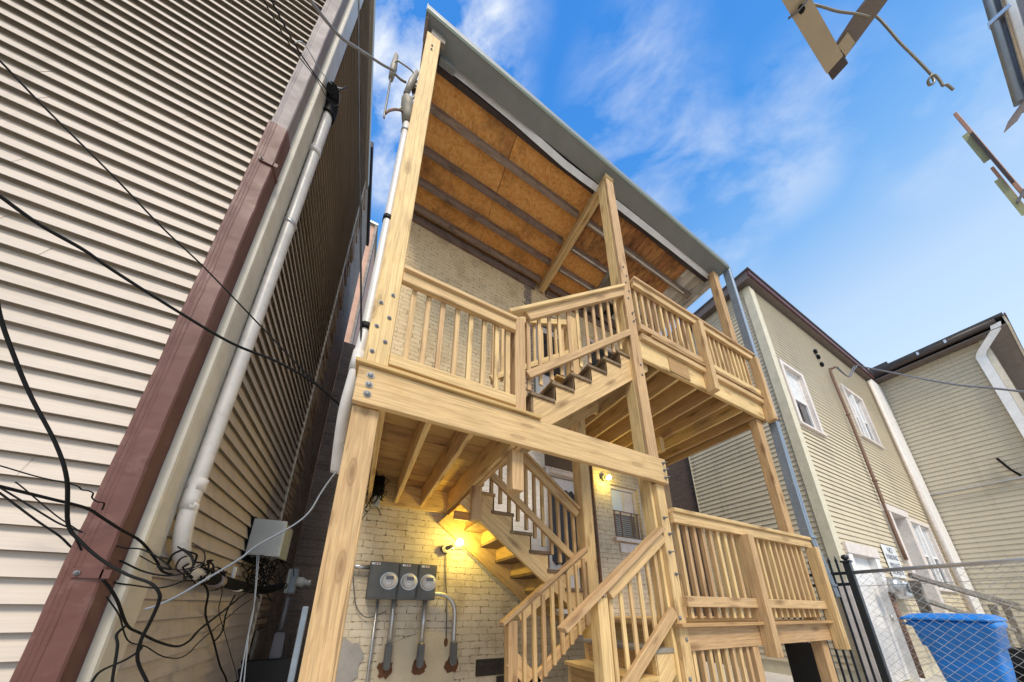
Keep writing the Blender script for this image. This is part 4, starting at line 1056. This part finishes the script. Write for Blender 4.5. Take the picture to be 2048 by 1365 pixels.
for z in (4.4, 6.4): tube('collar', rp, [(11.63, 2.215, z), (11.63, 2.215, z + .05)], .045, M['rust'], 12)
for x, z in ((11.20, 8.50), (11.28, 8.34), (11.33, 8.08)):
    i_ = tube('insulator', RH, [(x, 2.29, z), (x, 2.26, z)], .04, M['black'], 12, rad=[.05, .09]); ball('knob', i_, (x, 2.25, z), .075, M['black'], 1, .4, 1)
bm = bmesh.new()
for a, b in (((11.7, 2.08, 8.0), (13.1, 2.0, 8.55)), ((11.7, 2.09, 7.96), (13.5, 2.0, 8.75))):
    a, b = Vector(a), Vector(b); bm_tube(bm, [a, a.lerp(b, .35) - Vector((0, 0, .36)), a.lerp(b, .75) - Vector((0, 0, .14)), b], .016, 6, True, 6)
obj('cable_loop', bm, M['fitting'], rp)

FH = thing('far_siding_house', 'beige siding house at the far right with a dark gutter and white downspout', 'house', (16.7, 1.2, 0))
box_part('wall', FH, (16.725, .02, 0), (25, 2.6, 9.45), M['trimL'])
siding('siding', FH, (16.7, 2.6, 0), (0, -1, 0), (-1, 0, 0), 2.6, .1, 9.42, SID_F, e=.15, lap=.02)
prism('corner_trim', FH, [(16.665, -.01), (16.73, -.01), (16.73, .10), (16.665, .10)], 'z', 0, 9.4, M['trimL'])
siding('siding', FH, (16.9, -.0, 0), (1, 0, 0), (0, -1, 0), 8, .1, 9.2, SID_F, e=.15, lap=.02)
gt = tube('gutter', FH, [(16.33, 2.45, 9.66), (16.33, -.30, 9.66)], .13, M['dkgutter'], 12)
for y in (1.1, .55): box_part('bracket', gt, (16.19, y, 9.6), (16.21, y + .05, 9.72), M['silver'])
box_part('roof', FH, (16.2, -.45, 9.70), (26, 2.6, 9.78), M['roof'])
box_part('soffit', FH, (16.3, -.42, 9.40), (26, 2.6, 9.44), M['soffit'])
box_part('fascia', FH, (16.3, -.46, 9.38), (26, -.422, 9.72), M['trimL'])
box_part('fascia_edge', FH, (16.26, -.49, 9.68), (26, -.461, 9.76), M['maroon'])
square_pipe('downspout', FH, [(16.33, -.28, 9.56), (16.36, -.25, 9.42), (16.55, .14, 8.98), (16.6, .19, 8.86), (16.6, .19, 4.0), (16.6, .19, .2)], .06, .085, M['white'])
tube('conduit', FH, [(16.6, 2.28, 4.89), (16.6, .57, 4.90), (16.6, -.1, 4.9)], .03, M['galv'], 8)
tube('conduit', FH, [(16.6, .80, 5.6), (16.6, .70, 5.2), (16.6, .60, 4.95)], .025, M['black'], 8)
box_part('chimney', FH, (17.5, 1.93, 9.7), (18.4, 2.50, 10.42), BR_C)
box_part('chimney_cap', FH, (17.46, 1.9, 10.42), (18.44, 2.53, 10.56), M['dkgutter'])

SG = thing('warning_sign', 'white no parking sign with dark lettering on the yellowish siding beside the doors', 'sign', (10.9, 2.26, 2.3))
box_part('plate', SG, (10.47, 2.262, 1.95), (11.33, 2.272, 2.68), M['signw'], .003)
for tx, z, sz in (('NO', 2.56, .19), ('PARKING', 2.40, .17), ('PRIVATE', 2.21, .17), ('PROPERTY', 2.06, .15)):
    o = text_mesh('lettering', SG, tx, sz, Matrix.Translation((10.9, 2.2605, z)) @ Matrix.Rotation(math.pi / 2, 4, 'X'), M['ink'])
GM = thing('gas_meter', 'silvery gas meter with regulator on the yellowish siding above the blue bin', 'gas meter', (10, 2.15, 1.65))
bm = bmesh.new(); bm_box(bm, (-.42, -.12, -.18), (.42, .12, .17), .06); obj('body', bm, M['silver'], GM, Matrix.Translation((10.25, 2.1, 1.66)))
for x, r in ((9.95, .12), (10.45, .12)): tube('dial', GM, [(x, 1.985, 1.68), (x, 1.955, 1.68)], r, M['boxgrey' if x < 10.2 else 'bluegrey'], 18)
tube('regulator', GM, [(9.45, 2.12, 1.70), (9.45, 2.0, 1.70), (9.45, 1.98, 1.70)], .16, M['galv'], 18, rad=[.16, .15, .06])
tube('pipe', GM, [(9.45, 2.1, 1.70), (9.7, 2.1, 1.80), (9.95, 2.1, 1.82)], .035, M['galv'], 10, 3)
tube('pipe', GM, [(10.75, 2.12, 1.80), (10.85, 2.12, 1.6), (10.85, 2.12, .1)], .035, M['rust'], 10)
tube('pipe', GM, [(9.45, 2.15, 1.6), (9.45, 2.15, .1)], .035, M['rust'], 10)

# recycling bin, tapered, with a domed lid
BN = thing('recycling_bin', 'large blue plastic wheeled bin behind the chain link fence', 'bin', (7.35, 1.23, 0))
def loft(name, parent, secs, mat, bev=.012):
    bm = bmesh.new(); prev = None
    for z, x0, x1, y0, y1, r in secs:
        ring = []
        for cx, cy, a0 in ((x1 - r, y1 - r, 0), (x0 + r, y1 - r, 90), (x0 + r, y0 + r, 180), (x1 - r, y0 + r, 270)):
            for k in range(5):
                a = math.radians(a0 + 22.5 * k); ring.append(bm.verts.new((cx + r * math.cos(a), cy + r * math.sin(a), z)))
        if prev:
            for k in range(20): f = bm.faces.new((prev[k], prev[(k + 1) % 20], ring[(k + 1) % 20], ring[k])); f.smooth = True
        else: bm.faces.new(ring[::-1])
        prev = ring
    bm.faces.new(prev)
    return obj(name, bm, mat, parent)
bd = loft('body', BN, [(.06, 7.16, 7.58, 1.02, 1.41, .05), (.60, 7.09, 7.66, .965, 1.46, .05), (.80, 7.075, 7.68, .95, 1.48, .05), (.815, 7.045, 7.69, .925, 1.505, .05), (1.05, 7.03, 7.72, .90, 1.53, .05), (1.06, 7.0, 7.75, .88, 1.56, .06), (1.13, 7.0, 7.75, .88, 1.56, .06)], M['bin'])
loft('lid', BN, [(1.135, 6.96, 7.80, .875, 1.605, .06), (1.165, 6.96, 7.80, .875, 1.605, .06), (1.172, 6.985, 7.78, .88, 1.59, .06), (1.215, 7.06, 7.72, .93, 1.52, .10), (1.225, 7.15, 7.62, 1.0, 1.44, .12)], M['bin'])
tube('handle', BN, [(7.1, 1.60, 1.08), (7.65, 1.60, 1.08)], .016, M['bin'], 10)
for y in (1.00, 1.43): tube('wheel', BN, [(7.62, y - .03, .13), (7.62, y + .03, .13)], .13, M['black'], 20)

# fences
IF = thing('iron_fence', 'black iron picket fence with a finial post next to the porch downspout', 'fence', (5.3, 1.8, 0))
ip = box_part('fence_post', IF, (5.27, 1.43, 0), (5.335, 1.49, 1.80), M['blackp'], .004)
box_part('post_cap', ip, (5.258, 1.418, 1.80), (5.347, 1.502, 1.825), M['blackp'], .004); ball('finial', ip, (5.302, 1.46, 1.862), .035, M['blackp'])
for z in (1.53, 1.66, .25): box_part('rail', IF, (5.288, 1.491, z), (5.318, 2.3, z + .035), M['blackp'])
for k in range(12):
    y = 1.545 + .062 * k; bm = bmesh.new(); bm_box(bm, (5.294, y - .009, .08), (5.312, y + .009, 1.82)); bm_prism(bm, [(y - .014, 1.821), (y + .014, 1.821), (y, 1.89)], 'x', 5.296, 5.310)
    obj('picket', bm, M['blackp'], IF)
CF = thing('chain_link_fence', 'galvanized chain link fence in front of the blue bin', 'fence', (5.3, .4, 0))
tube('top_rail', CF, [(5.30, 1.43, 1.678), (5.30, -.9, 1.705)], .021, M['galv'], 12)
tube('fence_post', CF, [(5.30, -.9, 0), (5.30, -.9, 1.78)], .03, M['galv'], 12)
bm = bmesh.new(); d_ = .078
for k in range(int(2.3 / (d_ / 2))):                      # each wire zigzags and hooks its neighbours
    pts = [(5.30 + .003 * ((q + k) % 2), 1.425 - d_ / 2 * (k + (q + k) % 2), .03 + q * d_ / 2) for q in range(int(1.64 / (d_ / 2)) + 1)]
    bm_tube(bm, pts, .0024, 3, False)
obj('wire_mesh', bm, M['meshwire'], CF)
tube('tension_wire', CF, [(5.302, 1.43, 1.52), (5.302, -.9, 1.54)], .003, M['galv'], 5)

WR = thing('wooden_steps_rail', 'grey weathered wooden handrail running behind the blue bin', 'handrail', (8, 1.5, 0))
for a, b, h in (((7.75, 1.5, 1.78), (16.2, 1.5, 1.29), .07), ((8.5, 1.55, 1.76), (16.2, 1.55, 1.45), .07), ((7.9, 1.5, 1.42), (13.6, 1.5, .86), .07)): board('rail', WR, a, b, .05, h, GREYW)
for x, z in ((8.42, 1.74), (13.5, 1.42), (15.0, 1.4)): abox('rail_post', WR, (x, x + .14), (1.58, 1.68), (0, z), GREYW)
t = box_part('black_panel', None, (5.18, 1.90, 0), (5.21, 2.24, .86), M['darkp'], .004); tag(t, 'black panel closing the space under the first porch deck', 'panel')  # plain near-black upright panel below the deck boards
t = box_part('rubbish_bag', None, (8.3, .7, 0), (9.2, 1.4, .75), M['black'], .2); tag(t, 'black rubbish heaped on the ground right of the blue bin', 'rubbish')

# ---------------------------------------------------------------- things reaching in at the upper right
BK = thing('metal_bracket_frame', 'tan metal angle frame reaching down into the top of the sky', 'metal frame', (2.2, -.08, 4.5))
bm = bmesh.new(); bm_box(bm, (.8, -.100, 4.50), (2.235, -.025, 4.512)); bm_box(bm, (.8, -.030, 4.512), (2.235, -.025, 4.57)); obj('long_arm', bm, M['brass'], BK)
bm = bmesh.new(); bm_prism(bm, [(2.155, -.09), (2.265, -.098), (2.19, -.40), (2.10, -.9), (2.03, -.9), (2.10, -.38), (2.115, -.20)], 'z', 4.513, 4.53); obj('short_arm', bm, M['brassd'], BK)
box_part('end_cap', BK, (2.236, -.102, 4.495), (2.30, -.03, 4.56), M['dkgutter'], .004)
bm = bmesh.new(); bm_prism(bm, [(2.16, -.10), (2.255, -.105), (2.235, -.15), (2.15, -.145)], 'z', 4.500, 4.512); obj('gusset', bm, M['brass'], BK)
tube('bolt', BK, [(1.80, -.06, 4.46), (1.80, -.06, 4.56)], .012, M['black'], 8)
tube('wire_tie', BK, [(1.78, -.015, 4.50), (1.79, -.06, 4.47), (1.80, -.11, 4.50)], .006, M['fitting'], 6, 3)
GP = thing('hanging_gutter', 'dark sheet metal gutter with bright edges hanging into the top right corner', 'gutter', (3, -.55, 4.5))
bm = bmesh.new(); bm_prism(bm, [(-.452, 4.0), (-.60, 5.0), (-.78, 6.2), (-1.2, 6.2), (-.95, 4.9), (-.70, 3.9), (-.56, 3.93)], 'x', 3.0, 3.03); obj('back_plate', bm, M['fitting'], GP)
for a, b, r in ((((-.45), 3.99), (-.79, 6.2), .016), ((-.505, 4.05), (-.85, 6.2), .022)): tube('edge', GP, [(2.985, a[0], a[1]), (2.985, b[0], b[1])], r, M['silver' if r > .02 else 'bluegrey'], 10)
for z in (4.62,): box_part('seam', GP, (2.96, -.60, z), (2.998, -.53, z + .03), M['silver'])
bm = bmesh.new(); bm_prism(bm, [(-.46, 3.99), (-.40, 3.93), (-.375, 3.885), (-.42, 3.90), (-.44, 3.925), (-.47, 3.90), (-.49, 3.925), (-.58, 3.90), (-.62, 3.96)], 'x', 2.99, 2.998); obj('torn_end', bm, M['oldmetal'], GP)
ST = thing('timber_pole', 'thin reddish timber pole with pale green strips at the right edge', 'pole', (4, -.42, 0))
board('pole', ST, (4.0, -.421, 0), (4.0, -.415, 5.27), .018, .018, M['salmonstrip'], (1, 0, 0), .002)
box_part('green_strip', ST, (3.985, -.405, 4.62), (3.99, -.378, 4.995), M['green']); box_part('green_strip', ST, (3.985, -.392, 4.0), (3.99, -.365, 4.41), M['green'])
box_part('dark_edge', ST, (3.97, -.418, 4.30), (3.984, -.405, 4.95), M['dkgutter'])
board('pole', ST, (4.0, -.362, 0), (4.0, -.392, 4.55), .014, .014, M['salmonstrip'], (1, 0, 0), .002)
board('cross_strip', ST, (3.96, -.375, 4.10), (3.96, -.46, 4.22), .03, .01, M['fitting'])

# ---------------------------------------------------------------- cables (real 3-D runs between their fixings)
CB = {
    'thin': [(-1.449, 1.25, 3.103), (-1.419, 1.26, 3.092), (-1.334, 1.306, 3.04), (-1.162, 1.39, 2.944), (-1.018, 1.467, 2.856), (-0.877, 1.532, 2.784), (-0.659, 1.645, 2.655), (-0.41, 1.774, 2.507), (-0.235, 1.85, 2.424)],
    'twin': [(-1.198, 1.2, 2.458), (-1.178, 1.216, 2.455), (-1.12, 1.262, 2.443), (-1.047, 1.307, 2.444), (-0.994, 1.347, 2.435), (-0.851, 1.447, 2.424), (-0.693, 1.549, 2.42), (-0.532, 1.63, 2.448), (-0.375, 1.729, 2.447), (-0.233, 1.85, 2.413)],
    'hang': [(-1.073, 1.2, 2.136), (-1.06, 1.241, 2.05), (-1.023, 1.282, 1.945), (-0.981, 1.318, 1.846), (-0.916, 1.359, 1.722), (-0.884, 1.399, 1.622), (-0.88, 1.468, 1.493), (-0.845, 1.482, 1.441), (-0.784, 1.49, 1.385), (-0.71, 1.489, 1.34), (-0.645, 1.481, 1.315), (-0.617, 1.486, 1.286), (-0.614, 1.502, 1.255), (-0.637, 1.55, 1.191), (-0.668, 1.607, 1.118), (-0.675, 1.647, 1.051), (-0.641, 1.676, 0.972), (-0.609, 1.7, 0.904)],
    'trunk': [(-1.06, 1.45, 1.593), (-1.052, 1.467, 1.592), (-1.004, 1.557, 1.59), (-0.96, 1.641, 1.587), (-0.94, 1.696, 1.567), (-0.915, 1.77, 1.538), (-0.884, 1.855, 1.507), (-0.868, 1.967, 1.446), (-0.864, 2.048, 1.398), (-0.843, 2.1, 1.385)],
    'low1': [(-1.268, 1.74, 1.648), (-1.245, 1.749, 1.632), (-1.161, 1.791, 1.553), (-1.097, 1.82, 1.499), (-1.055, 1.845, 1.452), (-0.999, 1.856, 1.433), (-0.932, 1.864, 1.421), (-0.85, 1.886, 1.379), (-0.765, 1.896, 1.367), (-0.704, 1.894, 1.4), (-0.722, 1.905, 1.456), (-0.8, 1.956, 1.507)],
    'low2': [(-1.271, 1.74, 1.658), (-1.247, 1.742, 1.651), (-1.154, 1.77, 1.585), (-1.092, 1.787, 1.543), (-1.036, 1.796, 1.521), (-0.978, 1.806, 1.494), (-0.909, 1.815, 1.469), (-0.853, 1.815, 1.467), (-0.79, 1.829, 1.433), (-0.753, 1.848, 1.392), (-0.82, 1.898, 1.404)],
    'loop': [(-1.021, 1.76, 1.491), (-0.985, 1.848, 1.376), (-0.94, 1.879, 1.334), (-0.874, 1.9, 1.321), (-0.796, 1.922, 1.314), (-0.729, 1.933, 1.354), (-0.72, 1.943, 1.416), (-0.742, 1.962, 1.469), (-0.8, 2.006, 1.506)],
    'swag': [(-0.87, 1.7, 1.331), (-0.863, 1.732, 1.307), (-0.856, 1.8, 1.254), (-0.859, 1.924, 1.157), (-0.834, 1.984, 1.12), (-0.793, 2.073, 1.071), (-0.752, 2.145, 1.046), (-0.731, 2.194, 1.068), (-0.724, 2.255, 1.117), (-0.684, 2.406, 1.217), (-0.659, 2.51, 1.289), (-0.627, 2.6, 1.34)],
    'drop': [(-0.783, 1.75, 1.162), (-0.787, 1.751, 1.16), (-0.804, 1.758, 1.131), (-0.787, 1.753, 1.089), (-0.769, 1.753, 0.982), (-0.751, 1.75, 0.91)],
    'cross': [(-0.822, 1.75, 0.933), (-0.818, 1.752, 0.972), (-0.805, 1.752, 1.008), (-0.753, 1.751, 1.041), (-0.722, 1.749, 1.072), (-0.719, 1.75, 1.093)],
    'blue': [(-0.79, 1.85, 1.223), (-0.757, 1.856, 1.24), (-0.707, 1.864, 1.28), (-0.651, 1.874, 1.339), (-0.538, 1.894, 1.461), (-0.487, 1.905, 1.535), (-0.359, 1.927, 1.663), (-0.302, 1.94, 1.753), (-0.272, 1.959, 1.868), (-0.239, 1.977, 1.978), (-0.181, 2.0, 2.132)],
    'vert': [(-0.641, 1.35, 5.762), (-0.445, 1.504, 4.477), (-0.337, 1.586, 3.781), (-0.235, 1.666, 3.112), (-0.171, 1.72, 2.673)],
    'service': [(-0.602, 0.9, 3.89), (-0.596, 0.965, 4.013), (-0.576, 1.076, 4.247), (-0.546, 1.191, 4.512), (-0.471, 1.364, 5.001), (-0.411, 1.506, 5.402), (-0.355, 1.62, 5.75)],
    'wire1': [(-0.945, 1.2, 4.47), (-0.952, 1.254, 4.519), (-0.914, 1.472, 4.792), (-0.844, 1.692, 5.119), (-0.82, 1.832, 5.295), (-0.786, 1.938, 5.454), (-0.765, 1.966, 5.617), (-0.828, 2.05, 5.992)],
    'wire2': [(-0.927, 1.2, 4.509), (-0.93, 1.259, 4.581), (-0.912, 1.582, 5.032), (-0.845, 1.947, 5.62), (-0.81, 2.005, 5.887), (-0.786, 2.05, 6.109)],
    'wire3': [(-0.912, 1.5, 4.922), (-0.887, 1.537, 5.063), (-0.874, 1.766, 5.427), (-0.84, 1.957, 5.779), (-0.795, 2.05, 6.057)],
    'squig': [(-1.187, 1.6, 1.696), (-1.175, 1.605, 1.697), (-1.106, 1.638, 1.683), (-1.05, 1.661, 1.679), (-1.023, 1.674, 1.674), (-1.016, 1.683, 1.665), (-1.001, 1.689, 1.665), (-0.99, 1.696, 1.659), (-0.998, 1.714, 1.645), (-0.985, 1.725, 1.633), (-0.97, 1.732, 1.632), (-0.983, 1.76, 1.61)],
    'feed1': [(-0.86, 2.507, 1.373), (-0.844, 2.586, 1.311), (-0.886, 2.778, 1.176), (-0.874, 3.009, 0.996), (-0.869, 3.279, 0.788), (-0.848, 3.453, 0.652), (-0.86, 3.718, 0.451)],
    'feed2': [(-0.84, 3.068, 1.315), (-0.845, 3.009, 1.188), (-0.821, 2.946, 1.063), (-0.84, 2.916, 0.997)],
    'pale1': [(-0.778, 3.1, 1.636), (-0.726, 3.031, 1.432), (-0.672, 2.953, 1.182), (-0.656, 2.904, 0.999), (-0.619, 2.83, 0.742), (-0.6, 2.8, 0.643)],
    'pale2': [(-0.765, 3.1, 1.637), (-0.69, 2.989, 1.279), (-0.669, 2.938, 1.088), (-0.598, 2.831, 0.74), (-0.576, 2.8, 0.641)],
    'rightline': [(14.714, 2.2, 9.426), (13.981, 1.57, 8.337), (13.289, 0.983, 7.29), (12.819, 0.572, 6.61), (12.431, 0.216, 6.103), (12.121, -0.064, 5.684), (12.0, -0.177, 5.531)],
    'thinline': [(8.05, 3.569, 4.006), (9.663, 3.36, 4.455), (11.319, 3.159, 4.86), (14.116, 2.801, 5.625), (17.221, 2.41, 6.444), (18.963, 2.2, 6.865)],
    'curl0': [(1.833, -0.069, 4.6), (1.919, -0.112, 4.543), (1.994, -0.146, 4.485), (2.069, -0.185, 4.442), (2.128, -0.213, 4.4)],
    'curl': [(2.24, -0.233, 4.6), (2.273, -0.243, 4.542), (2.315, -0.249, 4.434), (2.351, -0.253, 4.337), (2.404, -0.263, 4.212), (2.452, -0.271, 4.092), (2.46, -0.271, 4.065), (2.465, -0.266, 4.018), (2.44, -0.251, 3.996), (2.419, -0.252, 4.008), (2.422, -0.267, 4.023), (2.437, -0.276, 4.012), (2.453, -0.277, 3.967), (2.459, -0.276, 3.942), (2.469, -0.285, 3.94), (2.486, -0.29, 3.912), (2.493, -0.292, 3.9)],
    'line_gap1': [(-0.371, 1.64, 5.906), (-0.353, 1.63, 5.959), (-0.303, 1.629, 5.977), (-0.209, 1.639, 5.993), (-0.209, 1.68, 5.976)],
    'line_gap2': [(-0.378, 1.64, 5.786), (-0.303, 1.671, 5.83), (-0.252, 1.68, 5.868)],
    'loop_a': [(-0.364, 1.64, 5.631), (-0.353, 1.632, 5.37), (-0.343, 1.623, 5.062), (-0.339, 1.62, 5.0)],
    'loop_b': [(-0.337, 1.62, 5.071), (-0.32, 1.632, 5.164), (-0.284, 1.653, 5.286), (-0.251, 1.675, 5.374), (-0.221, 1.7, 5.445)],
    'loop_c': [(-0.236, 1.68, 5.677), (-0.243, 1.689, 5.555), (-0.255, 1.7, 5.443)],
    'loop_d': [(-0.197, 1.68, 5.856), (-0.147, 1.655, 5.809), (-0.165, 1.675, 5.709), (-0.206, 1.7, 5.633)],
}
def cable(key, r, mat, label, name='cable', cat='cable', sides=7, tail=()):
    bm = bmesh.new(); bm_tube(bm, list(CB[key]) + list(tail), r, sides, True, 5)
    tag(obj(name, bm, mat, None), label, cat, 'black cables strung over the left house' if mat is M['black'] and cat == 'cable' else None)
K = M['black']
cable('thin', .0042, K, 'thin black cable slanting across the cream siding, the upper of two to the porch')
cable('twin', .0065, K, 'twisted black cable slanting across the cream siding, the lower of two to the porch')
cable('hang', .0052, K, 'thick black cable hanging in an S curve across the maroon downspout')
cable('trunk', .0058, K, 'thick black trunk cable crossing the downspout towards the conduit elbow')
cable('low1', .0040, K, 'black cable passing behind the downspout and looping round the conduit elbow')
cable('low2', .0035, K, 'slim black cable crossing the downspout and bending back under the conduit elbow')
cable('loop', .0035, K, 'slim black cable looped wide around the conduit elbow')
cable('swag', .0055, K, 'black cable sagging from the downspout strap towards the switch box')
cable('drop', .0045, K, 'black cable hanging straight down from the sagging cable by the corner trim')
cable('cross', .004, K, 'thin black cable rising from the bottom edge across the hanging cables')
cable('blue', .0048, M['bluewire'], 'grey blue cable running from the conduit elbow up past the near porch post')
cable('vert', .006, K, 'black cable hanging nearly straight down to the foot of the mast pipe')
cable('service', .008, M['steelwire'], 'twisted service drop wire coming in over the siding house to the first splice')
cable('wire1', .0035, K, 'thin black wire, left of three to the siding house weatherhead')
cable('wire2', .0048, K, 'thicker black wire, right of three to the siding house weatherhead')
cable('wire3', .0035, M['boxgrey'], 'short pale wire ending at the siding house weatherhead')
cable('squig', .0028, K, 'thin kinked wire running over the siding to the maroon downspout', 'wire', 'wire', 5)
cable('feed1', .006, K, 'black cable dangling from the sleeve to the bottom of the siding wall')
cable('feed2', .005, K, 'short black cable bowed below the black sleeve')
cable('pale1', .004, M['palewire'], 'pale blue wire falling from the grey cable box, left of a pair', 'wire', 'wire', 6)
cable('pale2', .004, M['palewire'], 'pale blue wire falling from the grey cable box, right of a pair', 'wire', 'wire', 6)
cable('rightline', .022, M['fitting'], 'dark cable crossing the far house wall from the chimney', sides=6)
cable('thinline', .008, M['fitting'], 'very thin line strung across the yellowish siding', 'wire', 'wire', 5)
cable('curl0', .0052, M['steelwire'], 'short rusty wire crossing the opening of the tan frame', 'wire', 'wire', 6)
cable('curl', .0052, M['steelwire'], 'rusty wire with a curled knotted end against the sky', 'wire', 'wire', 6)
cable('line_gap1', .006, M['steelwire'], 'bent wire joining the two splice covers along the top', 'wire', 'wire', 6)
cable('line_gap2', .009, M['steelwire'], 'thick wire joining the two splice covers in the middle', 'wire', 'wire', 6)
cable('loop_a', .008, M['steelwire'], 'wire hanging straight down from the left splice cover', 'wire', 'wire', 6)
cable('loop_b', .009, M['rust'], 'brown wire curving from the hanging wire into the weatherhead', 'wire', 'wire', 6)
cable('loop_c', .008, M['steelwire'], 'short wire from the right splice cover down into the weatherhead', 'wire', 'wire', 6)
cable('loop_d', .007, M['steelwire'], 'wire between the post insulator and the mast weatherhead', 'wire', 'wire', 6)
bm = bmesh.new()
for k in range(9):
    a0 = R_.uniform(0, 6.3); c = Vector((-.80, R_.uniform(2.0, 2.5), 1.42 + R_.uniform(-.06, .05))); rr = R_.uniform(.05, .12); p = []
    for q in range(9):
        a = a0 + q * R_.uniform(.5, .7); p.append(c + Vector((R_.uniform(-.02, .03), rr * math.cos(a) * 1.4, rr * .6 * math.sin(a))))
    bm_tube(bm, p, R_.choice((.003, .004, .005)), 5, True, 3)
tag(obj('wire_coil', bm, K, None), 'messy coil of black wires round the foot of the conduit elbow', 'wires')

for key, off, lab in (('low1', (.02, .04, .035), 'thin black wire following the bundle over the downspout to the elbow, upper strand'), ('swag', (.0, .05, -.06), 'thin black wire sagging just under the heavier cable toward the switch box'), ('feed1', (.0, .22, .02), 'second thin wire dangling down the lower siding wall')):
    CB[key + '_b'] = [tuple(a + b + .012 * noise.noise(Vector((a * 7, i * .9, b))) for a, b in zip(p, off)) for i, p in enumerate(CB[key])]
    cable(key + '_b', .0028, K, lab, 'wire', 'wire', 5)
